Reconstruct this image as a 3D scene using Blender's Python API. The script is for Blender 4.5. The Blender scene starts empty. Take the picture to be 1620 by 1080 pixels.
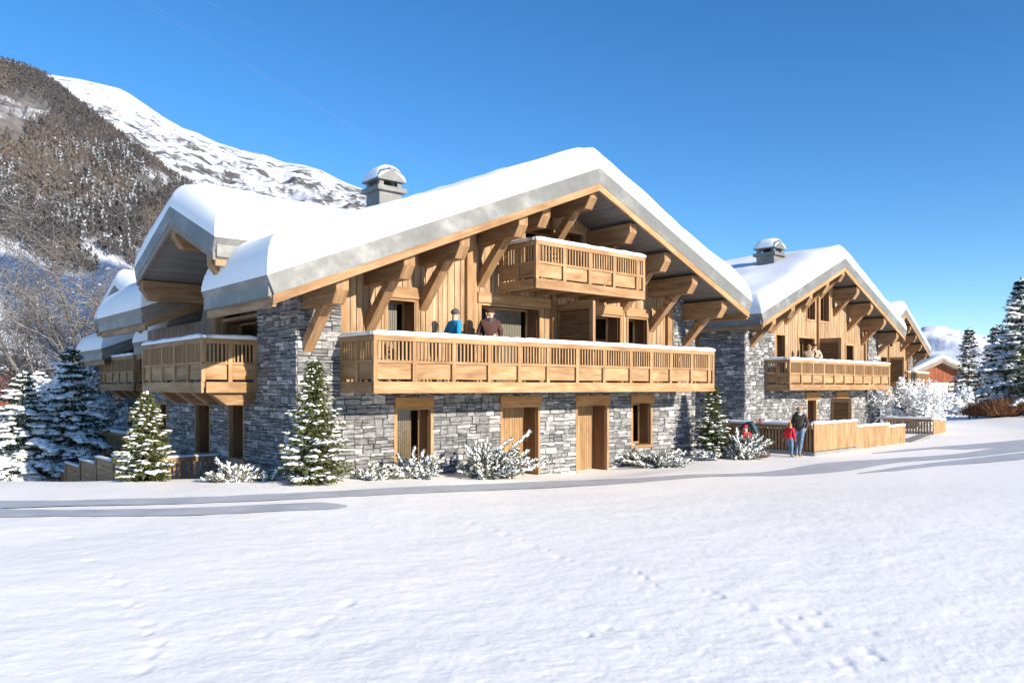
import bpy, bmesh, math, random
import numpy as np
from mathutils import Vector, Matrix

S = bpy.context.scene
COL = S.collection
R = random.Random(11)
rad = math.radians

# ------------------------------------------------------------------ materials
def newmat(name):
    m = bpy.data.materials.new(name); m.use_nodes = True
    nt = m.node_tree
    b = nt.nodes['Principled BSDF']
    return m, nt, b

def N(nt, t, **kw):
    n = nt.nodes.new(t)
    for k, v in kw.items():
        if k.startswith('i_'):
            n.inputs[int(k[2:])].default_value = v
        else:
            setattr(n, k, v)
    return n

def mix(nt, fac, a, b, mode='MIX'):
    n = nt.nodes.new('ShaderNodeMix'); n.data_type = 'RGBA'; n.blend_type = mode
    n.clamp_factor = True
    for sock, val in ((0, fac), (6, a), (7, b)):
        if hasattr(val, 'is_output'): nt.links.new(val, n.inputs[sock])
        elif sock == 0: n.inputs[0].default_value = val
        else: n.inputs[sock].default_value = (*val, 1)
    return n.outputs[2]

def ramp(nt, src, stops):
    n = nt.nodes.new('ShaderNodeValToRGB')
    e = n.color_ramp.elements
    e[0].position = stops[0][0]; e[0].color = (*stops[0][1], 1)
    e[1].position = stops[-1][0]; e[1].color = (*stops[-1][1], 1)
    for p, c in stops[1:-1]:
        x = e.new(p); x.color = (*c, 1)
    nt.links.new(src, n.inputs[0])
    return n.outputs[0]

def bump(nt, b, h, strength, dist):
    n = N(nt, 'ShaderNodeBump'); n.inputs['Strength'].default_value = strength
    n.inputs['Distance'].default_value = dist
    nt.links.new(h, n.inputs['Height']); nt.links.new(n.outputs[0], b.inputs['Normal'])

def mapped_noise(nt, coord, scale, sx=(1, 1, 1), detail=4, rough=.55, dist=0):
    mp = N(nt, 'ShaderNodeMapping'); mp.inputs['Scale'].default_value = sx
    nt.links.new(coord, mp.inputs[0])
    n = N(nt, 'ShaderNodeTexNoise'); n.inputs['Scale'].default_value = scale
    n.inputs['Detail'].default_value = detail; n.inputs['Roughness'].default_value = rough
    n.inputs['Distortion'].default_value = dist
    nt.links.new(mp.outputs[0], n.inputs['Vector'])
    return n.outputs[0]

def wood(name, dark, midc, light, rough=.72, tone_amt=.55, weather=.25):
    m, nt, b = newmat(name)
    uv = N(nt, 'ShaderNodeUVMap').outputs[0]
    g1 = mapped_noise(nt, uv, 1.0, (.8, 7, 1), 5, .6, .7)
    g2 = mapped_noise(nt, uv, 1.0, (2.5, 60, 1), 3, .6)
    g3 = mapped_noise(nt, uv, 1.0, (.9, 2.4, 1), 3, .5, 1.2)
    c = ramp(nt, g1, [(.28, dark), (.5, midc), (.72, light)])
    fine = ramp(nt, g2, [(.3, (.62, .58, .54)), (.55, (1, 1, 1))])
    c = mix(nt, .5, c, fine, 'MULTIPLY')
    blot = ramp(nt, g3, [(.3, (.70, .62, .52)), (.62, (1.06, 1.04, 1))])
    c = mix(nt, weather * 2, c, blot, 'MULTIPLY')
    at = N(nt, 'ShaderNodeAttribute'); at.attribute_name = 'tone'
    tn = ramp(nt, at.outputs['Fac'], [(0, (.55, .50, .47)), (.5, (1, 1, 1)), (1, (1.28, 1.24, 1.15))])
    c = mix(nt, tone_amt, c, tn, 'MULTIPLY')
    nt.links.new(c, b.inputs['Base Color'])
    b.inputs['Roughness'].default_value = rough
    b.inputs['Specular IOR Level'].default_value = .25
    bump(nt, b, g1, .35, .004)
    return m

def plain(name, col, rough=.6, var=.18, scale=3.0, metal=0, bmp=.0, spec=.4):
    m, nt, b = newmat(name)
    tc = N(nt, 'ShaderNodeTexCoord').outputs['Object']
    n = mapped_noise(nt, tc, scale, (1, 1, 1), 5, .6)
    lo = tuple(max(0, c * (1 - var)) for c in col); hi = tuple(min(1, c * (1 + var)) for c in col)
    nt.links.new(ramp(nt, n, [(.3, lo), (.7, hi)]), b.inputs['Base Color'])
    b.inputs['Roughness'].default_value = rough; b.inputs['Metallic'].default_value = metal
    b.inputs['Specular IOR Level'].default_value = spec
    if bmp: bump(nt, b, n, bmp, .01)
    return m

M = {}
M['larch'] = wood('larch_wood', (.275, .16, .08), (.40, .25, .132), (.49, .335, .195), tone_amt=.85, weather=.4)
M['board'] = wood('facade_board_wood', (.27, .165, .092), (.405, .28, .17), (.52, .39, .255), tone_amt=.75, weather=.35)
M['beam'] = wood('beam_wood', (.22, .12, .06), (.345, .208, .107), (.44, .29, .165))
M['lintel'] = wood('oiled_wood', (.31, .15, .05), (.42, .225, .085), (.49, .29, .125))
M['brown'] = wood('dark_stained_wood', (.09, .045, .022), (.15, .078, .038), (.21, .115, .06))
M['reveal'] = wood('brown_reveal_wood', (.115, .058, .03), (.18, .095, .048), (.24, .135, .072))
M['grey_wood'] = wood('weathered_grey_wood', (.19, .165, .145), (.27, .24, .21), (.34, .305, .27))
M['soffit'] = wood('grey_soffit_boards', (.165, .16, .158), (.215, .21, .205), (.26, .255, .25), tone_amt=.3, weather=.1)
M['fence'] = wood('weathered_fence_wood', (.20, .125, .07), (.33, .215, .125), (.43, .30, .185))
M['redwood'] = wood('red_brown_wood', (.16, .045, .02), (.27, .08, .035), (.36, .12, .055))

def metal():
    m, nt, b = newmat('zinc_sheet')
    tc = N(nt, 'ShaderNodeTexCoord').outputs['Object']
    n1 = mapped_noise(nt, tc, .9, (1, 1, 1.4), 5, .62)
    n2 = mapped_noise(nt, tc, 7, (1, 1, .5), 4, .6)
    c = ramp(nt, n1, [(.3, (.135, .14, .137)), (.52, (.175, .178, .17)), (.68, (.29, .29, .28))])
    c = mix(nt, .5, c, ramp(nt, n2, [(.3, (.8, .8, .8)), (.7, (1.1, 1.1, 1.1))]), 'MULTIPLY')
    nt.links.new(c, b.inputs['Base Color'])
    b.inputs['Metallic'].default_value = .12; b.inputs['Roughness'].default_value = .55
    bump(nt, b, n2, .1, .004)
    return m
M['zinc'] = metal()

def stone():
    m, nt, b = newmat('dry_stone')
    tc = N(nt, 'ShaderNodeTexCoord').outputs['Object']
    at = N(nt, 'ShaderNodeAttribute'); at.attribute_name = 'tone'
    base = ramp(nt, at.outputs['Fac'], [(0, (.135, .135, .138)), (.35, (.215, .215, .217)), (.7, (.325, .324, .322)), (1, (.56, .555, .545))])
    n1 = mapped_noise(nt, tc, 5, (1, 1, 2.2), 6, .68, .3)
    n2 = mapped_noise(nt, tc, 22, (1, 1, 1.5), 4, .6)
    c = mix(nt, .9, base, ramp(nt, n1, [(.3, (.46, .465, .48)), (.5, (.95, .95, .95)), (.68, (1.65, 1.63, 1.6))]), 'MULTIPLY')
    c = mix(nt, .6, c, ramp(nt, n2, [(.3, (.65, .65, .68)), (.6, (1.1, 1.1, 1.08))]), 'MULTIPLY')
    nt.links.new(c, b.inputs['Base Color'])
    b.inputs['Roughness'].default_value = .82
    h = mix(nt, .5, n1, n2)
    bump(nt, b, h, .8, .03)
    return m
M['stone'] = stone()
M['mortar'] = plain('dark_mortar', (.055, .057, .062), .95, .3, 12)

def snow(name, fine=26., amt=.35, dist=.012, col=(.90, .915, .93), big=True):
    m, nt, b = newmat(name)
    tc = N(nt, 'ShaderNodeTexCoord').outputs['Object']
    n1 = mapped_noise(nt, tc, fine, (1, 1, 1), 5, .7)
    n2 = mapped_noise(nt, tc, 2.2, (1, 1, 1), 3, .5)
    c = ramp(nt, n2, [(.3, tuple(x * .965 for x in col)), (.7, col)])
    nt.links.new(c, b.inputs['Base Color'])
    b.inputs['Roughness'].default_value = .62
    b.inputs['Specular IOR Level'].default_value = .22
    h = mix(nt, .35, n1, n2)
    bump(nt, b, h, amt, dist)
    return m
M['snow'] = snow('snow')
M['ground'] = snow('ground_snow', 14., .28, .03, (.94, .915, .872))
M['packed'] = plain('packed_icy_snow', (.455, .475, .505), .55, .14, 1.6, 0, .25)
M['concrete'] = plain('pale_concrete', (.25, .247, .24), .85, .16, 3, 0, .2)
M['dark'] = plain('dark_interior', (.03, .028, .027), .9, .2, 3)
M['curtain'] = plain('curtain_cloth', (.32, .26, .19), .9, .12, 4)
M['blind'] = plain('grey_blind', (.42, .41, .37), .8, .12, 4)

def glass():
    m, nt, b = newmat('window_glass')
    tr = N(nt, 'ShaderNodeBsdfTransparent'); tr.inputs[0].default_value = (.84, .83, .80, 1)
    gl = N(nt, 'ShaderNodeBsdfGlossy'); gl.inputs['Roughness'].default_value = .03
    lw = N(nt, 'ShaderNodeLayerWeight'); lw.inputs[0].default_value = .5
    pw = N(nt, 'ShaderNodeMath', operation='POWER'); nt.links.new(lw.outputs['Facing'], pw.inputs[0]); pw.inputs[1].default_value = 3.2
    fr = N(nt, 'ShaderNodeMath', operation='MULTIPLY_ADD'); nt.links.new(pw.outputs[0], fr.inputs[0]); fr.inputs[1].default_value = .8; fr.inputs[2].default_value = .05
    mx = N(nt, 'ShaderNodeMixShader'); nt.links.new(fr.outputs[0], mx.inputs[0]); nt.links.new(tr.outputs[0], mx.inputs[1]); nt.links.new(gl.outputs[0], mx.inputs[2])
    nt.links.new(mx.outputs[0], nt.nodes['Material Output'].inputs[0])
    return m
M['glass'] = glass()

def leaf(name, lo, hi, rough=.75):
    m, nt, b = newmat(name)
    at = N(nt, 'ShaderNodeAttribute'); at.attribute_name = 'tone'
    nt.links.new(ramp(nt, at.outputs['Fac'], [(0, lo), (1, hi)]), b.inputs['Base Color'])
    b.inputs['Roughness'].default_value = rough
    b.inputs['Specular IOR Level'].default_value = .2
    return m
M['spruce'] = leaf('spruce_needles', (.020, .036, .024), (.065, .10, .055))
M['olive'] = leaf('olive_needles', (.045, .055, .018), (.15, .165, .055))
M['juniper'] = leaf('juniper_leaves', (.085, .085, .055), (.23, .225, .15))
M['rust'] = leaf('rusty_twigs', (.12, .05, .025), (.32, .155, .075))
M['bark'] = plain('bark', (.155, .115, .085), .9, .35, 9, 0, .6)

def snowy_bark(name, col, thr0=.30, thr1=.55):
    m, nt, b = newmat(name)
    geo = N(nt, 'ShaderNodeNewGeometry')
    sx = N(nt, 'ShaderNodeSeparateXYZ'); nt.links.new(geo.outputs['Normal'], sx.inputs[0])
    tc = N(nt, 'ShaderNodeTexCoord').outputs['Object']
    n = mapped_noise(nt, tc, 4, (1, 1, 1), 4, .6)
    ad = N(nt, 'ShaderNodeMath', operation='MULTIPLY_ADD'); ad.inputs[1].default_value = 1.1; 
    nt.links.new(n, ad.inputs[0]); ad.inputs[2].default_value = -.55
    su = N(nt, 'ShaderNodeMath', operation='ADD'); nt.links.new(sx.outputs[2], su.inputs[0]); nt.links.new(ad.outputs[0], su.inputs[1])
    mr = N(nt, 'ShaderNodeMapRange'); nt.links.new(su.outputs[0], mr.inputs[0])
    mr.inputs[1].default_value = thr0; mr.inputs[2].default_value = thr1
    bk = ramp(nt, mapped_noise(nt, tc, 11, (1, 1, .3), 4, .6), [(.3, tuple(c * .6 for c in col)), (.7, tuple(c * 1.3 for c in col))])
    nt.links.new(mix(nt, mr.outputs[0], bk, (.88, .90, .93)), b.inputs['Base Color'])
    b.inputs['Roughness'].default_value = .85
    return m
M['snowbark'] = snowy_bark('snowy_bark', (.165, .145, .13), .60, .92)
M['frostbark'] = snowy_bark('frosted_twigs', (.24, .19, .16), .2, .5)

# ------------------------------------------------------------------ mesh building
class MB:
    def __init__(s):
        s.v = []; s.f = []; s.uv = []; s.tone = []; s.mi = []
    def poly(s, pts, faces, g=None, tone=None, mi=0):
        """polyhedron piece; g = grain direction"""
        pts = [Vector(p) for p in pts]
        if g is None:
            lo = [min(p[i] for p in pts) for i in range(3)]; hi = [max(p[i] for p in pts) for i in range(3)]
            ext = [hi[i] - lo[i] for i in range(3)]; k = ext.index(max(ext))
            g = Vector((k == 0, k == 1, k == 2))
        g = Vector(g).normalized()
        if tone is None: tone = R.uniform(.32, .68)
        o = (R.uniform(0, 90), R.uniform(0, 90)); base = len(s.v)
        s.v.extend([tuple(p) for p in pts])
        for fc in faces:
            P = [pts[i] for i in fc]
            n = (P[1] - P[0]).cross(P[2] - P[0])
            if n.length < 1e-12 and len(P) > 3: n = (P[2] - P[0]).cross(P[3] - P[0])
            n = n.normalized() if n.length > 1e-12 else Vector((0, 0, 1))
            if abs(n.dot(g)) > .9:
                t = Vector((0, 0, 1)) if abs(n.z) < .9 else Vector((1, 0, 0))
                w = n.cross(t).normalized(); t = w.cross(n)
            else:
                w = n.cross(g).normalized(); t = w.cross(n).normalized()
            s.f.append(tuple(base + i for i in fc))
            s.uv.append([(p.dot(t) + o[0], p.dot(w) + o[1]) for p in P])
            s.tone.append(tone); s.mi.append(mi)
    def box(s, x0, x1, y0, y1, z0, z1, mi=0, tone=None, g=None, Mp=None):
        pts = [(x0, y0, z0), (x1, y0, z0), (x1, y1, z0), (x0, y1, z0), (x0, y0, z1), (x1, y0, z1), (x1, y1, z1), (x0, y1, z1)]
        if g is None:
            e = (abs(x1 - x0), abs(y1 - y0), abs(z1 - z0)); k = e.index(max(e)); g = (k == 0, k == 1, k == 2)
        if Mp: pts = [Mp(*p) for p in pts]; g = Vector(Mp(*g)) - Vector(Mp(0, 0, 0))
        s.poly(pts, [(0, 3, 2, 1), (4, 5, 6, 7), (0, 1, 5, 4), (1, 2, 6, 5), (2, 3, 7, 6), (3, 0, 4, 7)], g, tone, mi)
    def prism(s, pts, off, g=None, mi=0, tone=None):
        off = Vector(off); a = [Vector(p) for p in pts]; n = len(a)
        allp = a + [p + off for p in a]
        fc = [tuple(range(n - 1, -1, -1)), tuple(range(n, 2 * n))] + [(i, (i + 1) % n, n + (i + 1) % n, n + i) for i in range(n)]
        s.poly(allp, fc, g, tone, mi)
    def tube(s, pts, radii, n=6, mi=0, tone=None, cap=True):
        pts = [Vector(p) for p in pts]; rings = []
        for i, p in enumerate(pts):
            d = (pts[min(i + 1, len(pts) - 1)] - pts[max(i - 1, 0)]).normalized()
            t = Vector((0, 0, 1)) if abs(d.z) < .9 else Vector((1, 0, 0))
            a = d.cross(t).normalized(); b = d.cross(a)
            rings.append([p + (a * math.cos(2 * math.pi * k / n) + b * math.sin(2 * math.pi * k / n)) * radii[i] for k in range(n)])
        allp = [q for r in rings for q in r]
        fc = [(i * n + k, i * n + (k + 1) % n, (i + 1) * n + (k + 1) % n, (i + 1) * n + k) for i in range(len(pts) - 1) for k in range(n)]
        if cap: fc += [tuple(range(n)), tuple(range((len(pts) - 1) * n, len(pts) * n))]
        s.poly(allp, fc, (pts[-1] - pts[0]) if (pts[-1] - pts[0]).length > 1e-6 else (0, 0, 1), tone, mi)
    def build(s, name, mats, parent=None, smooth=False, bev=0):
        me = bpy.data.meshes.new(name)
        me.from_pydata(s.v, [], s.f)
        uv = me.uv_layers.new(name='grain')
        uv.data.foreach_set('uv', [c for f in s.uv for p in f for c in p])
        at = me.attributes.new('tone', 'FLOAT', 'FACE'); at.data.foreach_set('value', s.tone)
        if not isinstance(mats, (list, tuple)): mats = [mats]
        for m in mats: me.materials.append(m)
        me.polygons.foreach_set('material_index', s.mi)
        if smooth: me.polygons.foreach_set('use_smooth', [True] * len(s.f))
        me.update()
        o = bpy.data.objects.new(name, me); COL.objects.link(o)
        if parent is not None: o.parent = parent
        if bev:
            b = o.modifiers.new('edge', 'BEVEL'); b.width = bev; b.segments = 1; b.limit_method = 'ANGLE'
        return o

def np_mesh(name, verts, faces, mats, parent=None, tone=None, smooth=False, mi=None):
    """verts (n,3), faces (m,k) arrays"""
    verts = np.asarray(verts, dtype=np.float32); faces = np.asarray(faces, dtype=np.int32)
    k = faces.shape[1]; m = len(faces)
    me = bpy.data.meshes.new(name)
    me.vertices.add(len(verts)); me.vertices.foreach_set('co', verts.ravel())
    me.loops.add(m * k); me.loops.foreach_set('vertex_index', faces.ravel())
    me.polygons.add(m); me.polygons.foreach_set('loop_start', np.arange(0, m * k, k, dtype=np.int32))
    try: me.polygons.foreach_set('loop_total', np.full(m, k, dtype=np.int32))
    except Exception: pass
    if not isinstance(mats, (list, tuple)): mats = [mats]
    for x in mats: me.materials.append(x)
    if mi is not None: me.polygons.foreach_set('material_index', np.asarray(mi, dtype=np.int32))
    if smooth: me.polygons.foreach_set('use_smooth', np.ones(m, dtype=bool))
    me.update(calc_edges=True)
    if tone is not None:
        at = me.attributes.new('tone', 'FLOAT', 'FACE'); at.data.foreach_set('value', np.asarray(tone, dtype=np.float32))
    o = bpy.data.objects.new(name, me); COL.objects.link(o)
    if parent is not None: o.parent = parent
    return o

def thing(name, label, cat, loc=(0, 0, 0), rotz=0, group=None):
    o = bpy.data.objects.new(name, None); COL.objects.link(o)
    o.empty_display_size = .3
    o.location = loc; o.rotation_euler = (0, 0, rotz)
    o['label'] = label; o['category'] = cat
    if group: o['group'] = group
    return o
def tag(o, label, cat, group=None):
    o['label'] = label; o['category'] = cat
    if group: o['group'] = group
    return o

# ------------------------------------------------------------------ noise
_rs = np.random.RandomState(5)
_perm = _rs.permutation(4096); _val = _rs.rand(4096)
def vnoise(x, y, seed=0):
    xi = np.floor(x).astype(np.int64); yi = np.floor(y).astype(np.int64)
    xf = x - xi; yf = y - yi
    u = xf * xf * (3 - 2 * xf); w = yf * yf * (3 - 2 * yf)
    def h(i, j): return _val[_perm[(_perm[(i + seed * 131) % 4096] + j) % 4096]]
    return (h(xi, yi) * (1 - u) + h(xi + 1, yi) * u) * (1 - w) + (h(xi, yi + 1) * (1 - u) + h(xi + 1, yi + 1) * u) * w
def fbm(x, y, octv=5, seed=0, gain=.5):
    s = 0; a = 1; t = 0
    for o in range(octv):
        s = s + a * vnoise(x * 2 ** o, y * 2 ** o, seed + o); t += a; a *= gain
    return s / t          # 0..1
# ------------------------------------------------------------------ camera, sky, sun
CAMZ = 2.45
FP = 1240.0                      # focal length in pixels of a 1620 px wide picture
cam = bpy.data.cameras.new('camera'); camo = bpy.data.objects.new('camera', cam); COL.objects.link(camo)
camo.location = (0, 0, CAMZ); camo.rotation_euler = (math.pi / 2, 0, 0)
cam.sensor_width = 36; cam.lens = 36 * FP / 1620; cam.shift_y = 72 / 1620; cam.shift_x = 0
cam.clip_start = .1; cam.clip_end = 20000
S.camera = camo

SUN_AZ, SUN_EL = 132.0, 19.5
w = bpy.data.worlds.new('World'); S.world = w; w.use_nodes = True
nt = w.node_tree; bg = nt.nodes['Background']
sk = nt.nodes.new('ShaderNodeTexSky'); sk.sky_type = 'NISHITA'; sk.sun_disc = False
sk.sun_elevation = rad(SUN_EL); sk.sun_rotation = rad(SUN_AZ)
sk.altitude = 1800; sk.air_density = 1.0; sk.dust_density = 0.0; sk.ozone_density = 3.0
hs = nt.nodes.new('ShaderNodeHueSaturation'); hs.inputs['Saturation'].default_value = 1.24; hs.inputs['Value'].default_value = 1.1; hs.inputs['Hue'].default_value = .501
nt.links.new(sk.outputs[0], hs.inputs['Color']); nt.links.new(hs.outputs[0], bg.inputs[0]); bg.inputs[1].default_value = .115
sl = bpy.data.lights.new('sun', 'SUN'); so = bpy.data.objects.new('sun', sl); COL.objects.link(so)
sl.energy = 4.9; sl.angle = rad(.5); sl.color = (1.0, .90, .76)
_d = Vector((math.sin(rad(SUN_AZ)) * math.cos(rad(SUN_EL)), math.cos(rad(SUN_AZ)) * math.cos(rad(SUN_EL)), math.sin(rad(SUN_EL))))
so.rotation_euler = _d.to_track_quat('Z', 'Y').to_euler(); so.location = _d * 60
S.view_settings.view_transform = 'Standard'; S.view_settings.look = 'None'
S.view_settings.gamma = 1; S.view_settings.exposure = .73
S.cycles.transparent_max_bounces = 10; S.cycles.max_bounces = 6; S.cycles.diffuse_bounces = 3; S.cycles.glossy_bounces = 3

# ------------------------------------------------------------------ ground
CP = np.array([(0,0,.3),(0,6,.3),(-4,6,.3),(4,6,.3),(0,10,.3),(-6,10,.34),(6,10,.28),(10,13,.2),(-9,11,.4),
 (-11,15.5,.45),(-8,16,.42),(-5.5,16.3,.43),(-4.8,17.4,.39),(-2.5,18.6,.32),(-2.5,17.2,.33),(-1,19.6,.2),(.8,21.8,-.06),(2.4,23.6,-.14),
 (4.3,25.3,-.05),(6.3,27,.13),(7.4,25.3,.1),(10.2,26,.12),(11,28,.15),(.2,18.3,.16),(5,21,.08),(11,23.2,.15),(19.7,31,.16),(15,30,.16),
 (-13,21,-.3),(-9,21.5,-.3),(-8.5,23,-.5),(-14,26,-1.2),(-11,28,-1.2),(-16,32,-1.4),(-12,36,-1.2),(-20,24,-.6),
 (16,36,.2),(19,40,.3),(26,48,.6),(30,60,.8),(14,50,.3),(23.5,38,.45),(26,39,.8),(21,35,.25),(29,40,1.15),(30,32,.5),(16,14,.2),(-16,12,.5),
 (-40,80,-2),(-60,150,-2.5),(40,120,1.2),(60,90,1.5),(-60,40,-1.5),(60,40,1),(0,80,0),(0,140,0),(0,-60,.4),(-60,-40,.4),(60,-40,.4)], dtype=float)
def ground_s(X, Y):
    X = np.asarray(X, float); Y = np.asarray(Y, float)
    num = np.zeros_like(X); den = np.zeros_like(X)
    for cx, cy, cz in CP:
        wgt = 1.0 / ((X - cx) ** 2 + (Y - cy) ** 2 + .8) ** 1.9
        num += wgt * cz; den += wgt
    return num / den
def gz(x, y): return float(ground_s(np.array([x]), np.array([y]))[0])
def px2g_arr(px, py):
    """points of the snow ground seen at pixels of the photograph"""
    px = np.asarray(px, float); py = np.asarray(py, float)
    Y = 2.1 * FP / np.maximum(py - 612, 4)
    for _ in range(25):
        X = (px - 810) / FP * Y
        Y = .5 * Y + .5 * (CAMZ - ground_s(X, Y)) * FP / (py - 612)
    return (px - 810) / FP * Y, Y
def px2g(px, py):
    x, y = px2g_arr([px], [py]); return float(x[0]), float(y[0])

tracks = [(89,840),(100,849.5),(111,850),(137,876),(144,887),(158,886),(174,912.5),(174,925),(190,924.5),(204,957),(220,959),
 (226,988),(241,986),(234,1000),(252,1015),(238,1032),(228,1055),(418,1003),(476,999),(492,1000),(515,979),(527,975),(548,955),(555,951),
 (745,826),(762,831),(781,838),(800,843),(826,852),(845,862),(866,868),(884,879),(902,884),(918,890),(975,899),(992,905),(1008,906),(1020,915),(1036,927),(1108,935),(1125,939),(1140,944),(1168,958),(1185,961),
 (930,1002),(960,990),(1010,1003),(1230,980),(1262,975),(1290,968),(1240,990),(1275,993),(1300,985),(1310,1052),(1335,1046),(1350,1060),(1372,1030),(1390,1040),(1250,1010),(1380,1000)]
_tx, _ty = px2g_arr([t[0] for t in tracks], [t[1] for t in tracks])
PITS = [(x, y, R.uniform(.03, .055), R.uniform(.006, .014)) for x, y in zip(_tx, _ty)]

def ground_h(X, Y):
    rr = np.hypot(X, Y)
    z = ground_s(X, Y)
    amp = np.clip((24 - rr) / 8, .25, 1) * np.clip(1.6 - rr / 60, 0, 1)
    und = (fbm(X * .35 + 9, Y * .35, 3, 3) - .5) * .06
    rip = (fbm((X * .8 + Y * .5) * 1.2, (Y * .8 - X * .5) * 3.2, 4, 17, .6) - .5) * .011
    fin = (fbm(X * 4.5, Y * 6, 4, 29, .65) - .5) * .014
    z = z + amp * (und + rip + fin)
    for px, py, pr, pd in PITS:
        k = (np.abs(X - px) < .4) & (np.abs(Y - py) < .5)
        if not k.any(): continue
        x, y = X[k], Y[k]
        z[k] += -pd * np.exp(-((x - px) / (pr * 1.25)) ** 2 - ((y - py) / (pr * 1.7)) ** 2) + pd * .3 * np.exp(-((x - px - pr * 1.6) / pr) ** 2 - ((y - py - pr * .4) / (pr * 1.4)) ** 2)
    # wheel-packed lanes stay even
    return z

def polar(azs, rs):
    A, RR = np.meshgrid(azs, rs)
    return np.sin(A) * RR, np.cos(A) * RR
az = np.concatenate([np.linspace(-180, -38, 40)[:-1], np.linspace(-38, 38, 860), np.linspace(38, 180, 40)[1:]]) * math.pi / 180
ys = np.concatenate([np.arange(330, 118, -.85), np.arange(118, 40, -.8), np.arange(40, 14, -.9), np.arange(14, 1.2, -.9)])
rs = np.concatenate([[.3, 1.5, 3, 4.4], 784 * 2.15 / ys, [1600, 2400, 4000, 9000]])
GX, GY = polar(az, rs)
GZ = ground_h(GX, GY)
far = np.clip((np.hypot(GX, GY) - 90) / 120, 0, 1)
GZ = GZ * (1 - far) + far * -2.0
nr, na = GX.shape
idx = np.arange(nr * na).reshape(nr, na)
quads = np.stack([idx[:-1, :-1].ravel(), idx[:-1, 1:].ravel(), idx[1:, 1:].ravel(), idx[1:, :-1].ravel()], 1)
g = np_mesh('ground', np.stack([GX.ravel(), GY.ravel(), GZ.ravel()], 1), quads[:, ::-1], M['ground'], smooth=True)
g['kind'] = 'structure'

def strip(name, rows):
    """a packed lane given by (px, ytop, ybot) of its edges, draped on the snow"""
    xs = np.array([r[0] for r in rows], float); t = np.array([r[1] for r in rows], float); b = np.array([r[2] for r in rows], float)
    n = 340; X = np.linspace(xs[0], xs[-1], n)
    T = np.interp(X, xs, t); B = np.interp(X, xs, b)
    ker = np.ones(9) / 9
    T = np.convolve(np.pad(T, 4, 'edge'), ker, 'valid'); B = np.convolve(np.pad(B, 4, 'edge'), ker, 'valid')
    wob = (fbm(X * .02, X * 0 + 3, 3, 41) - .5) * 2.2
    m = 9
    x0, y0 = px2g_arr(X, T + wob * .5); x1, y1 = px2g_arr(X, B - wob * .4)
    f = np.linspace(0, 1, m)[None]
    V = np.stack([(x0[:, None] + (x1 - x0)[:, None] * f).ravel(), (y0[:, None] + (y1 - y0)[:, None] * f).ravel()], 1)
    Z = ground_h(V[:, 0], V[:, 1]) + .012
    # bridge the ripples of the snow so that the lane lies on top
    Z = np.maximum(Z, ground_s(V[:, 0], V[:, 1]) + .012)
    id2 = np.arange(n * m).reshape(n, m)
    q = np.stack([id2[:-1, :-1].ravel(), id2[1:, :-1].ravel(), id2[1:, 1:].ravel(), id2[:-1, 1:].ravel()], 1)
    o = np_mesh(name, np.column_stack([V, Z]), q[:, ::-1], M['packed'], smooth=True)
    o['kind'] = 'structure'
strip('road', [(-520,796,809),(-60,793,805),(0,793,804.5),(100,792,801),(200,789.5,799),(300,787.5,797),(400,783,793),(470,780,790),(600,774,784.5),(700,769,779),(800,764.5,775),(860,761.6,772),(1000,757,764.5),(1100,750.5,755),(1170,749.5,752.5),(1230,745.5,753),(1292,733,749.5),(1357,729,743),(1420,724.5,731),(1485,720.5,727),(1527,716.5,724),(1560,711,721),(1620,700,714),(1680,694,708)])
strip('road', [(-520,808.6,823),(-60,804.5,818.5),(0,804.8,818.3),(14,806.2,818),(100,807,817.5),(200,806,817),(300,804,815.5),(400,799.5,812),(450,797,809),(500,795.5,807),(525,796,805.8),(540,797.5,804.6),(546,798.8,803.4),(549,800.6,801.8)])
strip('road', [(1358,748.6,749.4),(1421,738.8,744.6),(1485,731,737),(1550,723.5,733),(1620,716,727),(1680,709,721)])
strip('road', [(1380,716.5,717.5),(1430,711.5,714),(1480,707,710),(1530,703,711),(1580,699,708),(1640,693,702)])
# ------------------------------------------------------------------ chalet kit
class Frame:
    def __init__(s, ang, O, z=0.):
        a = rad(ang); s.u = (math.sin(a), math.cos(a)); s.v = (-s.u[1], s.u[0]); s.O = O; s.z = z; s.rot = rad(90 - ang)
    def w(s, a, b, z=0):
        return (s.O[0] + s.u[0] * a + s.v[0] * b, s.O[1] + s.u[1] * a + s.v[1] * b, z + s.z)
F1 = Frame(49.27, (-4.829, 17.613)); F2 = Frame(46.5, (9.674, 32.508)); F3 = Frame(41.0, (24.8, 55.6))
FR = Frame(49.27, F1.w(1.66, 11.8)[:2])
def Mf(s, q, z): return (s, q, z)        # a wall that faces the front
def Ml(s, q, z): return (q, s, z)        # a wall that faces the left

def cut(lo, hi, holes):
    """parts of [lo,hi] left by holes"""
    segs = [(lo, hi)]
    for a, b in holes:
        n = []
        for x, y in segs:
            if b <= x or a >= y: n.append((x, y)); continue
            if a > x: n.append((x, a))
            if b < y: n.append((b, y))
        segs = n
    return [s for s in segs if s[1] - s[0] > .004]

def backing(name, mat, parent, Mp, s0, s1, z0, zt, ops, q0, q1):
    mb = MB()
    xs = sorted(set([s0, s1] + [x for o in ops for x in o[:2] if s0 < x < s1]))
    ex = []
    for a, b in zip(xs[:-1], xs[1:]):
        n = max(1, int((b - a) / 1.2)) if callable(zt) else 1
        ex += [(a + (b - a) * i / n, a + (b - a) * (i + 1) / n) for i in range(n)]
    for a, b in ex:
        m = (a + b) / 2
        za = min(zt(a), zt(b)) if callable(zt) else zt
        for c, d in cut(z0, za, [(o[2], o[3]) for o in ops if o[0] < m < o[1]]):
            mb.box(a, b, q0, q1, c, d, Mp=Mp, tone=.4)
    return mb.build(name, mat, parent)

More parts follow.
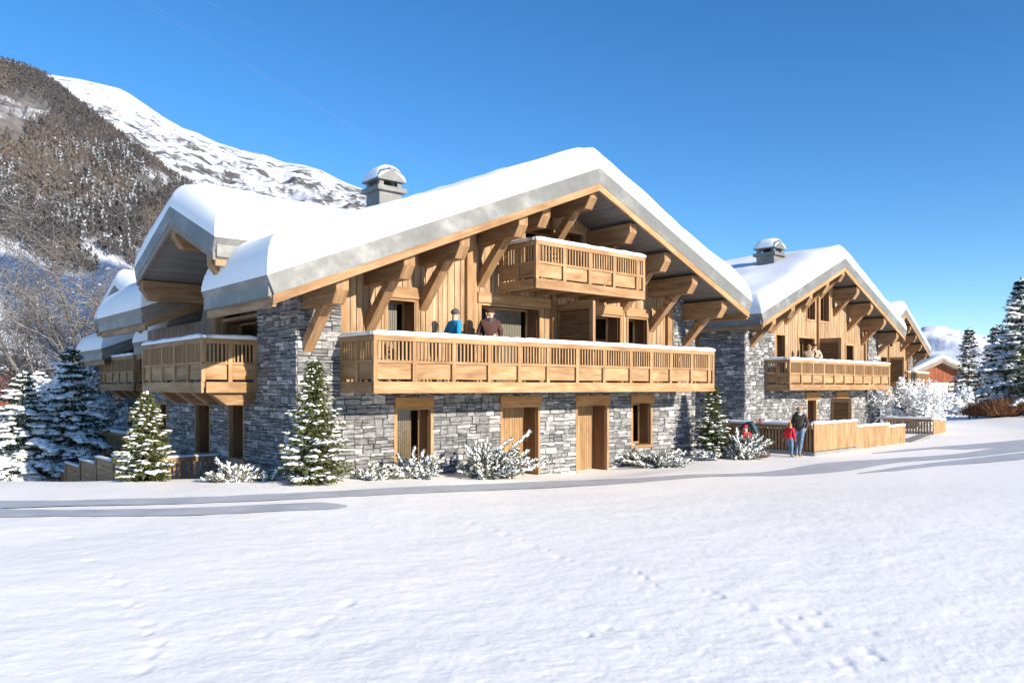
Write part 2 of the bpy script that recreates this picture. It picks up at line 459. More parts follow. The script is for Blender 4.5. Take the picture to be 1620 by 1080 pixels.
def stone_wall(name, parent, Mp, s0, s1, z0, z1, ops=(), q0=0., thick=.2):
    top = z1 if callable(z1) else (lambda s: z1)
    zm = max(top(s0 + (s1 - s0) * i / 8) for i in range(9))
    wall = backing(name, M['mortar'], parent, Mp, s0, s1, z0, z1, ops, q0 + .012, q0 + thick)
    mb = MB()
    brk = sorted(set([zm] + [z for o in ops for z in o[2:4] if z0 < z < zm]))
    def one(a, b, c, d):
        g = R.uniform(.001, .006); j = lambda: R.uniform(-.024, .024)
        jz = lambda: R.uniform(-.014, .014)
        dp = R.uniform(.006, .034); ch = R.uniform(.006, .016)
        P = [(a + g + j() * .5, c + g + jz()), (b - g + j() * .5, c + g + jz()), (b - g + j() * .5, d - g + jz()), (a + g + j() * .5, d - g + jz())]
        if b - a > .3:                       # an extra vertex along the long edges
            m = (a + b) / 2 + R.uniform(-.06, .06)
            P = [P[0], (m, c + g + jz()), P[1], P[2], (m, d - g + jz()), P[3]]
        n = len(P); cx = (a + b) / 2; cz = (c + d) / 2
        inner = []
        for x, z in P:
            inner.append((x - ch * (1 if x > cx else -1) * (abs(x - cx) > .02), z - ch * (1 if z > cz else -1)))
        pts = [Mp(x, q0 + .014, z) for x, z in P] + [Mp(x, q0 - dp + R.uniform(-.007, .007), z) for x, z in inner]
        fc = [tuple(range(n, 2 * n))] + [(i, (i + 1) % n, n + (i + 1) % n, n + i) for i in range(n)]
        t = R.random(); tone = R.uniform(.72, 1) if t < .17 else (R.uniform(.38, .72) if t < .55 else R.uniform(0, .4))
        mb.poly(pts, fc, None, tone)
    z = z0
    while z < zm - .01:
        h = R.uniform(.12, .235); nb = [b for b in brk if b > z + .01][0]
        if z + h > nb - .09: h = nb - z
        holes = [(o[0], o[1]) for o in ops if o[2] < z + h / 2 < o[3]]
        for a, b in cut(s0, s1, holes):
            x = a
            while x < b - .005:
                wd = R.uniform(.15, .46)
                if x + wd > b - .16: wd = b - x
                if top(x + wd / 2) > z + h * .6:
                    t = R.random()
                    if h < .145 or t < .22: one(x, x + wd, z, z + h)
                    elif t < .85:
                        m = z + h * R.uniform(.36, .64); one(x, x + wd, z, m); one(x, x + wd, m, z + h)
                    else:
                        a1 = z + h * R.uniform(.28, .38); a2 = z + h * R.uniform(.62, .72)
                        one(x, x + wd, z, a1)
                        if R.random() < .5 and wd > .34:
                            k = x + wd * R.uniform(.35, .65); one(x, k, a1, a2); one(k, x + wd, a1, a2)
                        else: one(x, x + wd, a1, a2)
                        one(x, x + wd, a2, z + h)
                x += wd
        z += h
    mb.build('stone_facing', M['stone'], wall)
    return wall

def board_wall(name, parent, Mp, s0, s1, z0, zt, ops=(), q0=.14, mat='board', wr=(.14, .23)):
    top = zt if callable(zt) else (lambda s: zt)
    wall = backing(name, M['brown'], parent, Mp, s0, s1, z0, zt, ops, q0 + .03, q0 + .12)
    mb = MB(); x = s0
    g = Vector(Mp(0, 0, 1)) - Vector(Mp(0, 0, 0))
    while x < s1 - .02:
        wd = min(R.uniform(*wr), s1 - x); a, b = x + .010, x + wd - .010; m = (a + b) / 2
        q = q0 - R.uniform(0, .012)
        holes = [(o[2], o[3]) for o in ops if o[0] < m < o[1]]
        zmx = (top(a) + top(b)) / 2
        for c, d in cut(z0, zmx, holes):
            da, db = (top(a), top(b)) if d >= zmx - 1e-6 else (d, d)
            pts = [(a, c), (b, c), (b, db), (a, da)]
            off = Vector(Mp(0, q0 + .032 - q, 0)) - Vector(Mp(0, 0, 0))
            mb.prism([Mp(px, q, pz) for px, pz in pts], off, g)
        x += wd
    mb.build('board_cladding', M[mat], wall)
    return wall

def opening(parent, kind, Mp, s0, s1, z0, z1, q0=0., depth=.42, lintel=None, fr=.085, fill='glass', sill=True, curtain=None, trim='larch', lint_mat='lintel', split=False, lq=.07, label=None):
    mb = MB()
    mb.box(s0 - fr, s0, q0 - .03, q0 + .07, z0, z1, Mp=Mp); mb.box(s1, s1 + fr, q0 - .03, q0 + .07, z0, z1, Mp=Mp)
    if sill: mb.box(s0 - fr, s1 + fr, q0 - .045, q0 + .07, z0 - fr, z0, Mp=Mp)
    if lintel is None: mb.box(s0 - fr, s1 + fr, q0 - .032, q0 + .07, z1, z1 + fr, Mp=Mp)
    elif not sill: mb.box(s0 - .001, s1 + .001, q0 - .02, q0 + .068, z1 - .05, z1, Mp=Mp)
    root = mb.build(kind, M[trim], parent)
    if label: root['label'] = label
    rv = MB(); d = q0 + depth
    rv.box(s0, s0 + .022, q0 + .071, d, z0, z1, Mp=Mp); rv.box(s1 - .022, s1, q0 + .071, d, z0, z1, Mp=Mp)
    rv.box(s0 + .022, s1 - .022, q0 + .071, d, z1 - .022, z1, Mp=Mp); rv.box(s0 + .022, s1 - .022, q0 + .071, d, z0, z0 + .022, Mp=Mp)
    rv.build('reveal', M['reveal'], root)
    if lintel:
        lb = MB(); lb.box(lintel[0], lintel[1], q0 - lq, q0 + .09, lintel[2], lintel[3], Mp=Mp); lb.build('lintel', M[lint_mat], root, bev=.012)
    a, b, c, e = s0 + .022, s1 - .022, z0 + .022, z1 - .022
    if fill == 'leaf':
        lf = MB(); n = max(3, int((b - a) / .09)); st = (b - a) / n
        g = Vector(Mp(0, 0, 1)) - Vector(Mp(0, 0, 0))
        for i in range(n): lf.box(a + i * st + .006, a + (i + 1) * st - .006, d - .06, d - .03, c, e, Mp=Mp)
        lf.box(a, b, d - .029, d, c, e, Mp=Mp)
        leafo = lf.build('door_leaf', M['larch'], root)
        h = MB(); h.box(a + .06, a + .09, d - .10, d - .061, z0 + .98, z0 + 1.12, Mp=Mp); h.build('handle', M['zinc'], root)
    else:
        sh = MB(); t = .055
        sh.box(a, a + t, d - .08, d - .02, c, e, Mp=Mp); sh.box(b - t, b, d - .08, d - .02, c, e, Mp=Mp)
        sh.box(a + t, b - t, d - .08, d - .02, e - t, e, Mp=Mp); sh.box(a + t, b - t, d - .08, d - .02, c, c + t, Mp=Mp)
        if split: m = a + (b - a) * split; sh.box(m - t * .6, m + t * .6, d - .082, d - .022, c + t, e - t, Mp=Mp)
        sh.build('sash', M['larch' if fill != 'dark' else 'brown'], root)
        pn = MB(); pn.box(a + t * .5, b - t * .5, d - .045, d - .035, c + t * .5, e - t * .5, Mp=Mp); pn.build('pane', M['glass'], root)
        if curtain:
            ct = MB(); k = a + (b - a) * curtain[0]; k2 = a + (b - a) * curtain[1]; n = max(3, int((k2 - k) / .06)); st = (k2 - k) / n
            for i in range(n): ct.box(k + i * st, k + (i + 1) * st - .012, d - .034 - (i % 2) * .0, d - .02, c + t, e - t, Mp=Mp)
            # hangs in front of the dark room, just inside the pane
            o = ct.build('curtain', M[curtain[2]], root)
            pn2 = o
    return root

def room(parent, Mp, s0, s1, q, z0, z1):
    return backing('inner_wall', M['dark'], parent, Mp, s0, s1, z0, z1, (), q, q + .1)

def balcony(parent, Mp, s0, s1, qo, zb, posts, H=1.28, left=True, right=True, q_in=0., nside=2, bal=.105, label=None, snow=True, sc=1.0):
    """front run at q=qo from s0 to s1, returns to the wall at q_in"""
    fl = MB()
    fl.box(s0 + .06, s1 - .06, qo + .06, q_in + .02, zb + .14, zb + .25, Mp=Mp)
    x = s0 + .4
    while x < s1 - .2:
        fl.box(x, x + .12, qo + .06, q_in, zb + .02, zb + .139, Mp=Mp); x += .9
    root = fl.build('balcony', M['beam'], parent)
    if label: root['label'] = label
    k = H / 1.28
    z_pb, z_pt, z_m, z_bt, z_t = zb + .315 * k, zb + .68 * k, zb + .74 * k, zb + 1.17 * k, zb + 1.295 * k
    runs = [('f', s0, s1, posts)]
    if left: runs.append(('l', qo, q_in, [qo + (q_in - qo) * i / nside for i in range(nside + 1)]))
    if right: runs.append(('r', qo, q_in, [qo + (q_in - qo) * i / nside for i in range(nside + 1)]))
    for kind, a, b, ps in runs:
        if kind == 'f': W = lambda s, q, z: Mp(s, qo + q, z)
        elif kind == 'l': W = lambda s, q, z: Mp(s0 + q, s, z)
        else: W = lambda s, q, z: Mp(s1 - q, s, z)
        e0 = 0 if kind == 'f' else .101
        ap = MB(); ap.box(a + e0, b, -.012, .05, zb, zb + .262, Mp=W); ap.build('apron_board', M['larch'], root, bev=.008)
        tr = MB(); tr.box(a + e0, b, -.02, .10, z_bt, z_t, Mp=W); tr.build('hand_rail', M['larch'], root, bev=.008)
        mr = MB(); mr.box(a + e0 * .6, b, .004, .066, z_pt, z_m, Mp=W); mr.build('mid_rail', M['larch'], root)
        pw = .05
        for i, p in enumerate(ps):
            if kind != 'f' and i == 0: continue
            pp = min(max(p, a + pw), b - pw)
            pm = MB(); pm.box(pp - pw, pp + pw, -.006, .084, zb + .263, z_bt - .001, Mp=W, g=None); pm.build('post', M['larch'], root)
        for p0, p1 in zip(ps[:-1], ps[1:]):
            a0 = p0 + pw + (pw if p0 == a and kind == 'f' else 0); b0 = p1 - pw - (pw if p1 == b and kind == 'f' else 0)
            if b0 - a0 < .12: continue
            pn = MB(); pn.box(a0 + .001, b0 - .028, .036, .058, z_pb + .004, z_pt - .001, Mp=W); pn.build('infill_panel', M['larch'], root)
            bl = MB(); n = max(2, int(round((b0 - a0) / bal))); st = (b0 - a0) / n
            for i in range(n):
                c = a0 + st * (i + .5); bl.box(c - .021, c + .021, .016, .052, z_m, z_bt, Mp=W)
            bl.build('baluster_row', M['larch'], root)
        if snow:
            sn = MB(); n = max(6, int((b - a) / .22)); hs = [.088 + .03 * R.random() for _ in range(n + 1)]
            if kind != 'f': a_ = a + .125
            else: a_ = a - .02
            rings = []
            for i in range(n + 1):
                s = a_ + (b + .02 - a_) * i / n; h = hs[i] * (.75 if i in (0, n) else 1)
                rings.append([W(s, q, z_t + zz) for q, zz in ((-.028, 0), (-.034, h * .5), (-.01, h * .92), (.04, h), (.09, h * .9), (.115, h * .5), (.108, 0))])
            pts = [p for r in rings for p in r]; m = 7
            fc = [(i * m + j, i * m + j + 1, (i + 1) * m + j + 1, (i + 1) * m + j) for i in range(n) for j in range(m - 1)] + [tuple(range(m)), tuple(range(n * m, n * m + m))]
            sn.poly(pts, fc); sn.build('snow_cap', M['snow'], root, smooth=True)
    return root

def purlin(parent, Mp, p, qo, zt, brace=True, h=.56, wd=.15, q_in=.16, mat='beam'):
    ext = Vector(Mp(2 * wd, 0, 0)) - Vector(Mp(0, 0, 0)); g = Vector(Mp(0, 1, 0)) - Vector(Mp(0, 0, 0))
    P = [(qo, zt), (qo, zt - h * .48), (qo + .2, zt - h), (q_in, zt - h), (q_in, zt)]
    mb = MB(); mb.prism([Mp(p - wd, q, z) for q, z in P], ext, g)
    o = mb.build('roof_beam', M[mat], parent, bev=.012)
    if brace:
        r = min(1.0, -qo * .62); w2 = wd * .82; e2 = Vector(Mp(2 * w2, 0, 0)) - Vector(Mp(0, 0, 0)); zz = zt - h
        B = [(-r, zz), (-r + .3, zz), (q_in, zz - r + .22), (q_in, zz - r - .16)]
        b = MB(); b.prism([Mp(p - w2, q, z) for q, z in B], e2, Vector(Mp(0, .7, .7)) - Vector(Mp(0, 0, 0)))
        b.build('brace', M[mat], o, bev=.01)
    return o

def gable_roof(parent, Mp, pL, pM, pR, zr, sl, sr, q0, q1, front=True, ends=(True, True), front_lim=None, mh=.43, wh=.19, over=2.3, full_left=.4, front_mats=('zinc', 'larch'), sides=(True, True)):
    """gabled roof shell whose ridge runs along q; returns the roof part and its height function"""
    zt = lambda p: zr - sl * (pM - p) if p < pM else zr - sr * (p - pM)
    V = lambda p, q, z: Mp(p, q, z)
    gq = Vector(Mp(0, 1, 0)) - Vector(Mp(0, 0, 0))
    gp = lambda a, b: Vector(Mp(b, 0, zt(b))) - Vector(Mp(a, 0, zt(a)))
    L = (pL, pM) if sides[0] else None; Rr = (pM, pR) if sides[1] else None
    sb = MB()
    f0 = q0 + (.075 if front else 0)
    for seg in (L, Rr):
        if not seg: continue
        a, b = seg
        a2 = a + .06 if a == pL else a; b2 = b - .06 if b == pR else b
        sb.prism([V(a2, f0, zt(a2) - .02), V(b2, f0, zt(b2) - .02), V(b2, f0, zt(b2) - .44), V(a2, f0, zt(a2) - .44)], gq * (q1 - f0), gq, tone=.5)
    roof = sb.build('roof', M['zinc'], parent)
    so = MB()
    def boards(a, b, qa, qb):
        n = max(1, int(abs(b - a) / .19)); st = (b - a) / n
        for i in range(n):
            x, y = a + i * st + .004, a + (i + 1) * st - .004
            so.prism([V(x, qa, zt(x) - .445), V(y, qa, zt(y) - .445), V(y, qa, zt(y) - .485), V(x, qa, zt(x) - .485)], gq * (qb - qa), gq)
    qe = min(q1, q0 + over)
    if sides[0]:
        fl = min(full_left, pM)
        if ends[0]: boards(pL + .1, fl, f0, q1)
        else: fl = pL + .1
        if front: boards(fl, pM, f0, qe)
    if sides[1]:
        if front: boards(pM, pR - .1, f0, qe)
    if so.f: so.build('soffit', M['soffit'], roof)
    if front:
        for seg, isl in ((L, True), (Rr, False)):
            if not seg: continue
            a, b = seg
            if front_lim is not None and isl: b = min(b, front_lim)
            t = .15
            a1 = a + (t if isl else 0); b1 = b - (0 if isl else t)
            mb = MB(); mb.prism([V(a, q0, zt(a)), V(b, q0, zt(b)), V(b1, q0, zt(b1) - mh), V(a1, q0, zt(a1) - mh)], gq * .07, gp(a, b))
            mb.build('metal_fascia', M[front_mats[0]], roof)
            wb = MB(); wb.prism([V(a1 - .02 * isl, q0 + .012, zt(a1) - mh), V(b1, q0 + .012, zt(b1) - mh), V(b1, q0 + .012, zt(b1) - mh - wh), V(a1 - .02 * isl, q0 + .012, zt(a1) - mh - wh)], gq * .07, gp(a, b))
            wb.build('barge_board', M[front_mats[1]], roof)
    for (on, a, sg) in ((ends[0] and sides[0], pL, 1), (ends[1] and sides[1], pR, -1)):
        if not on: continue
        t = .15 * sg; e = .05 * sg
        qs = q0 + (.072 if front else 0)
        mb = MB(); mb.prism([V(a, qs, zt(a)), V(a + e, qs, zt(a)), V(a + t + e, qs, zt(a) - .37), V(a + t, qs, zt(a) - .37)], gq * (q1 - qs), gq)
        mb.build('metal_fascia', M['zinc'], roof)
        wb = MB(); wb.prism([V(a + t - .01 * sg, qs, zt(a) - .37), V(a + t + .07 * sg, qs, zt(a) - .37), V(a + t + .07 * sg, qs, zt(a) - .6), V(a + t - .01 * sg, qs, zt(a) - .6)], gq * (q1 - qs), gq)
        wb.build('eave_board', M['fence' if sg > 0 else 'larch'], roof)
    return roof, zt

def grid_axis(br, lo, hi, step):
    off = [0, .006, .025, .06, .11, .18, .27, .38]
    xs = set()
    for b in br:
        for o in off:
            for x in (b - o, b + o):
                if lo - 1e-6 <= x <= hi + 1e-6: xs.add(round(x, 4))
    x = lo
    while x < hi: xs.add(round(x, 4)); x += step
    xs.add(round(hi, 4)); xs = sorted(xs); out = [xs[0]]
    for x in xs[1:]:
        if x - out[-1] > .004: out.append(x)
    return np.array(out)

def snow_roof(parent, Mp, poly, zt, T, r=.36, seed=0, ridge=None, step=.35, soft=.5):
    P = np.array(poly, float)
    gp_ = grid_axis(sorted(set(P[:, 0])), P[:, 0].min(), P[:, 0].max(), step)
    gq_ = grid_axis(sorted(set(P[:, 1])), P[:, 1].min(), P[:, 1].max(), step)
    if ridge is not None: gp_ = np.array(sorted(set(list(gp_) + [ridge + d for d in (-.45, -.3, -.15, 0, .15, .3, .45)])))
    A, B = np.meshgrid(gp_, gq_)
    dist = np.full(A.shape, 1e9)
    for i in range(len(P)):
        a = P[i]; b = P[(i + 1) % len(P)]; ab = b - a
        t = np.clip(((A - a[0]) * ab[0] + (B - a[1]) * ab[1]) / (ab @ ab), 0, 1)
        dist = np.minimum(dist, np.hypot(A - a[0] - ab[0] * t, B - a[1] - ab[1] * t))
    def inside(X, Y):
        c = np.zeros(X.shape, bool)
        for i in range(len(P)):
            a = P[i]; b = P[(i + 1) % len(P)]
            if a[1] == b[1]: continue
            cond = ((a[1] > Y) != (b[1] > Y)) & (X < (b[0] - a[0]) * (Y - a[1]) / (b[1] - a[1]) + a[0])
            c ^= cond
        return c
    Z0 = np.vectorize(zt)(A)
    Zs = (np.vectorize(zt)(A - soft) + np.vectorize(zt)(A + soft) + 2 * Z0) / 4 if ridge is not None else Z0
    x = np.clip(dist / r, 0, 1); prof = np.sqrt(np.clip(1 - (1 - x) ** 2.2, 0, 1))
    Tn = T * (1 + .22 * (fbm(A * .55 + 3, B * .55 + seed, 3, seed) - .5) * 2 + .05 * (fbm(A * 3, B * 3, 2, seed + 7) - .5))
    Z = Z0 * (1 - x) + Zs * x + Tn * prof
    # the cover swells a little over its edges
    Ac = (A[:-1, :-1] + A[1:, 1:]) / 2; Bc = (B[:-1, :-1] + B[1:, 1:]) / 2
    m = inside(Ac, Bc).ravel()
    nr, na = A.shape; idx = np.arange(nr * na).reshape(nr, na)
    q = np.stack([idx[:-1, :-1].ravel(), idx[:-1, 1:].ravel(), idx[1:, 1:].ravel(), idx[1:, :-1].ravel()], 1)[m]
    V = np.array([Mp(a, b, z) for a, b, z in zip(A.ravel(), B.ravel(), Z.ravel())])
    used = np.unique(q); remap = -np.ones(len(V), int); remap[used] = np.arange(len(used))
    return np_mesh('snow_cover', V[used], remap[q], M['snow'], parent, smooth=True)

def chimney(parent, a, b, w, d, z0, ztop):
    """square stack with an open lantern and a little snow-covered hood"""
    zb = ztop - .86
    st = MB(); st.box(a, a + w, b, b + d, z0, zb, tone=.5); root = st.build('chimney', M['zinc'], parent)
    e = .12
    sh = MB(); sh.box(a - e, a + w + e, b - e, b + d + e, zb, zb + .14, tone=.6); sh.build('collar', M['zinc'], root)
    t = .15
    for x in (a + .0, a + w - t):
        for y in (b, b + d - t):
            ps = MB(); ps.box(x, x + t, y, y + t, zb + .14, zb + .32, tone=.55); ps.build('lantern_post', M['zinc'], root)
    fl = MB(); fl.tube([(a + w / 2, b + d / 2, zb + .14), (a + w / 2, b + d / 2, zb + .31)], [w * .3] * 2, 10); fl.build('flue', M['dark'], root)
    hd = MB(); x0, x1, y0, y1 = a - .1, a + w + .1, b - .1, b + d + .1; zh = zb + .32; xm = (x0 + x1) / 2
    hd.prism([(x0, y0, zh), (x1, y0, zh), (x1, y0, zh + .04), (xm, y0, zh + .38), (x0, y0, zh + .04)], (0, y1 - y0, 0), (0, 1, 0), tone=.6)
    hd.build('hood', M['zinc'], root)
    zf = lambda p: zh + .04 + .34 * (1 - abs(p - xm) / (xm - x0))
    sn = MB(); n = 14; rings = []
    for j in range(9):
        y = y0 + (y1 - y0) * j / 8; k = math.sqrt(max(0, 1 - (abs(j - 4) / 4) ** 3))
        rings.append([(x0 + (x1 - x0) * i / n, y, max(zf(x0 + (x1 - x0) * i / n) + .004, zh + .05 + .49 * math.sqrt(max(0, 1 - (2 * i / n - 1) ** 2)) * (.55 + .45 * k))) for i in range(n + 1)])
    m = n + 1; pts = [p for r_ in rings for p in r_]
    fc = [(j * m + i, j * m + i + 1, (j + 1) * m + i + 1, (j + 1) * m + i) for j in range(8) for i in range(n)]
    for j in (0, 8):
        base = len(pts); pts += [(x0 + (x1 - x0) * i / n, y0 if j == 0 else y1, zf(x0 + (x1 - x0) * i / n)) for i in range(n + 1)]
        fc += [(j * m + i, j * m + i + 1, base + i + 1, base + i) for i in range(n)]
    sn.poly(pts, fc); sn.build('snow_cap', M['snow'], root, smooth=True)
    return root

def screen(parent, s, q0, q1, z0, z1):
    """louvred privacy screen standing square to the wall, between q0 and q1"""
    mb = MB(); t = .05
    mb.box(s - t, s + t, q0, q0 + .14, z0, z1); mb.box(s - t, s + t, q1 - .14, q1, z0, z1)
    mb.box(s - t, s + t, q0 + .14, q1 - .14, z1 - .2, z1); mb.box(s - t, s + t, q0 + .14, q1 - .14, z0, z0 + .2)
    root = mb.build('privacy_screen', M['beam'], parent)
    lv = MB(); z = z0 + .22
    while z < z1 - .24:
        lv.prism([(s - .04, q0 + .14, z), (s - .025, q0 + .14, z - .005), (s + .02, q0 + .14, z + .045), (s + .005, q0 + .14, z + .05)], (0, q1 - q0 - .28, 0), (0, 1, 0)); z += .068
    bd = MB(); bd.box(s + .028, s + .045, q0 + .14, q1 - .14, z0 + .2, z1 - .2); bd.build('backing_board', M['brown'], root)  # dark board added to stop sun passing between the louvres
    lv.build('louvres', M['beam'], root)
    return root

def corbel(parent, s, zt=2.31):
    mb = MB(); mb.prism([Ml(s - .15, q, z) for q, z in ((-1.12, zt), (0, zt), (0, zt - .3), (-.72, zt - .3))], (0, .3, 0), (1, 0, 0)); return mb.build('corbel', M['beam'], parent, bev=.012)
# ------------------------------------------------------------------ chalet left flanks (front chalet and the one behind it)
def left_flank(root, dz=0., rear=False):
    """side eave, cross gable, rear eave, side balcony of a chalet, in its own frame"""
    cross = lambda p: 6.85 + dz - .39 * abs(p - 3.4)
    r2, zc = gable_roof(root, Ml, .4, 3.4, 6.4, 6.85 + dz, .39, .39, -1.7, 4.7, True, (True, True), mh=.37, wh=.17, over=2.2, full_left=.9, front_mats=('zinc', 'grey_wood'))
    snow_roof(r2, Ml, [(.4, -1.7), (6.4, -1.7), (6.4, 4.7), (.4, 4.7)], zc, .72, .55, 21 + rear, ridge=3.4)
    for p, z in ((3.4, None), (.95, None), (6.05, None)):
        purlin(root, Ml, p, -1.62, cross(p) - .5, brace=(p == 1.0), h=.52, q_in=1.25)
    wall_top = lambda s: 4.75 if .5 < s < 6.3 else 4.35 + dz
    if not rear:
        board_wall('timber_wall', root, Ml, 5.3, 11.6, 2.31, wall_top, (), .12, 'grey_wood')
        pm = MB(); pm.box(-.06, .2, 4.86, 5.26, 2.56, 4.95); pm.build('corner_post', M['beam'], root)
        # glazed corner loggia behind the balcony
        opening(root, 'window', Ml, 2.3, 4.75, 2.62, 4.2, .12, .5, None, .09, 'glass', True, (.0, .42, 'curtain'), 'beam', split=.45)
        board_wall('timber_wall', root, Ml, .6, 6.3, 4.2, lambda s: cross(s) - .5, (), 1.2, 'grey_wood')
        room(root, Ml, 2.2, 4.8, 1.9, 2.4, 4.4)
    for s in (2.46, 3.62, 4.80, 6.15): corbel(root, s)
    ps = [2.16, 3.15, 4.15, 5.15, 6.2, 6.86]
    balcony(root, Ml, 2.16, 6.86, -1.36, 2.31, ps, q_in=0 if not rear else .0)

# ------------------------------------------------------------------ chalet 1
C1 = thing('chalet', 'big stone and timber chalet nearest the viewer, with two balconies under its gable', 'chalet', (*F1.O, 0), F1.rot, 'row of snow-covered chalets')
ZR, AM, AL, AR, SL, SR = 8.43, 7.95, -1.5, 15.4, .402, .418
zt1 = lambda a: ZR - SL * (AM - a) if a < AM else ZR - SR * (a - AM)
sof1 = lambda a: zt1(a) - .47
gops = [(2.62, 3.62, .45, 1.93), (6.0, 7.34, -.4, 1.93), (8.94, 10.24, -.4, 1.93), (11.44, 12.34, .58, 1.93)]
gl = [(2.54, 3.71, 1.93, 2.2), (5.92, 7.45, 1.93, 2.2), (8.84, 10.34, 1.93, 2.2), (11.34, 12.49, 1.93, 2.2)]
stone_wall('stone_wall', C1, Mf, 0, 14.75, -.9, 2.5, [(o[0] - .05, o[1] + .05, o[2] - (.06 if o[2] > 0 else 0), o[3] + .1) for o in gops])
opening(C1, 'window', Mf, *gops[0], 0, .5, gl[0], .09, 'glass', False, (.0, .75, 'curtain'))
opening(C1, 'door', Mf, *gops[1], 0, .62, gl[1], .07, 'leaf', False)
opening(C1, 'door', Mf, *gops[2], 0, .62, gl[2], .07, 'leaf', False)
opening(C1, 'window', Mf, *gops[3], 0, .5, gl[3], .09, 'glass', True, (.0, .7, 'curtain'))
room(C1, Mf, .5, 14.6, 1.7, -.9, 2.4)
# upper storey: stone piers at both corners, boards between them
stone_wall('stone_pier', C1, Mf, 0, 1.1, 2.5, sof1, (), 0)
stone_wall('stone_pier', C1, Mf, 13.55, 14.75, 2.5, sof1, (), 0)
stone_wall('stone_pier', C1, Ml, -.02, .16, 2.5, sof1(13.6), (), 13.56, .1)
stone_wall('stone_pier', C1, lambda s, q, z: (-q, s, z), -.02, 11, -.9, 4.6, (), -14.74, .2)
uops = [(2.43, 3.27, 2.55, 4.65), (5.38, 7.52, 2.55, 4.72), (9.0, 11.0, 2.55, 4.70), (11.4, 12.32, 2.55, 4.70), (6.95, 9.3, 5.3, 7.05)]
board_wall('timber_wall', C1, Mf, 1.1, 13.55, 2.5, sof1, uops, .14)
opening(C1, 'window', Mf, *uops[0], .14, .55, (2.36, 3.47, 4.66, 4.95), .09, 'glass', False, (.0, .75, 'blind'), lint_mat='larch')
opening(C1, 'glazed_door', Mf, *uops[1], .14, .55, (5.25, 7.95, 4.73, 5.02), .11, 'glass', False, (.28, .9, 'blind'), lint_mat='larch', split=.27)
opening(C1, 'glazed_door', Mf, *uops[2], .14, .55, (8.7, 11.12, 4.71, 4.99), .11, 'glass', False, (.45, .72, 'curtain'), lint_mat='larch', split=.5)
opening(C1, 'window', Mf, *uops[3], .14, .55, (11.26, 12.5, 4.71, 4.99), .09, 'glass', False, None, lint_mat='larch')
opening(C1, 'glazed_door', Mf, *uops[4], .14, .6, None, .1, 'glass', False, (.5, .95, 'curtain'), split=.5)
room(C1, Mf, .3, 14.6, 1.75, 2.4, lambda a: sof1(a) - .05)
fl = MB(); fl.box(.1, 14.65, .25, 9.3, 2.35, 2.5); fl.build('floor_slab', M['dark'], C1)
for a, wd in ((1.18, .10), (4.98, .15), (8.05, .09), (13.42, .12)):
    pm = MB(); pm.box(a - wd, a + wd, .02, .135, 2.55, sof1(a) - .02); pm.build('facade_post', M['beam'], C1)
for a, qo in ((.26, -1.62), (1.94, -1.62), (3.5, -1.62), (5.37, -1.62), (6.42, -1.35), (AM, -1.62), (9.61, -1.62), (11.2, -1.62), (12.55, -1.62), (14.14, -1.62)):
    purlin(C1, Mf, a, qo, zt1(a) - .50 - .15 * SL * (a != AM), brace=(a != 6.42))
# main roof: front part, middle behind the cross gable, rear part
rf, _ = gable_roof(C1, Mf, AL, AM, AR, ZR, SL, SR, -1.85, 1.8, True)
gable_roof(C1, Mf, 1.3, AM, AR, ZR, SL, SR, 1.8, 6.75, False, (False, True))
gable_roof(C1, Mf, -1.45, AM, AR, ZR, SL, SR, 6.75, 11.6, True, (True, True), front_lim=2.2, over=.0, sides=(True, False), front_mats=('grey_wood', 'beam'))
gable_roof(C1, Mf, -1.45, AM, AR, ZR, SL, SR, 6.75, 11.6, False, (False, True), sides=(False, True))
snow_roof(rf, Mf, [(AL, -1.85), (AR, -1.85), (AR, 11.6), (-1.45, 11.6), (-1.45, 6.75), (1.3, 6.75), (1.3, 1.8), (AL, 1.8)], zt1, .74, .50, 2, ridge=AM)
chimney(C1, 4.55, 4.0, .78, .78, 6.6, 9.25)
balcony(C1, Mf, 1.06, 13.7, -1.53, 2.31, [1.06, 2.13, 3.24, 4.33, 5.31, 6.31, 7.4, 8.47, 9.6, 10.52, 11.45, 12.5, 13.42, 13.7], label='long first-floor balcony with a snow-capped rail')
balcony(C1, Mf, 5.9, 10.27, -1.5, 5.02, [5.9, 6.94, 7.92, 8.92, 9.93, 10.27], H=1.24, label='small balcony high under the gable')
screen(C1, 8.2, -1.4, .12, 2.58, 4.86)
# left flank
sops = [(3.04, 3.94, .62, 1.98), (5.42, 6.48, .58, 1.94), (9.16, 10.02, .66, 1.9)]
stone_wall('stone_wall', C1, Ml, 0, 11.6, -2.0, 2.5, [(o[0] - .05, o[1] + .05, o[2] - .06, o[3] + .08) for o in sops], 0)
stone_wall('stone_pier', C1, Ml, 0, 2.16, 2.5, sof1(0), (), 0)
stone_wall('stone_pier', C1, lambda s, q, z: (s, 2.16 - q, z), .02, .5, 2.5, sof1(0), (), 0, .1)
for o in sops: opening(C1, 'window', Ml, *o, 0, .5, None, .1, 'dark', True, (0., 1., 'blind'), 'fence')
room(C1, Ml, 2.4, 11.6, .75, -.9, 2.4)
left_flank(C1)
bk = MB(); bk.box(.3, 14.5, 11.4, 11.55, -1, 4.6); bk.build('rear_wall', M['mortar'], C1)

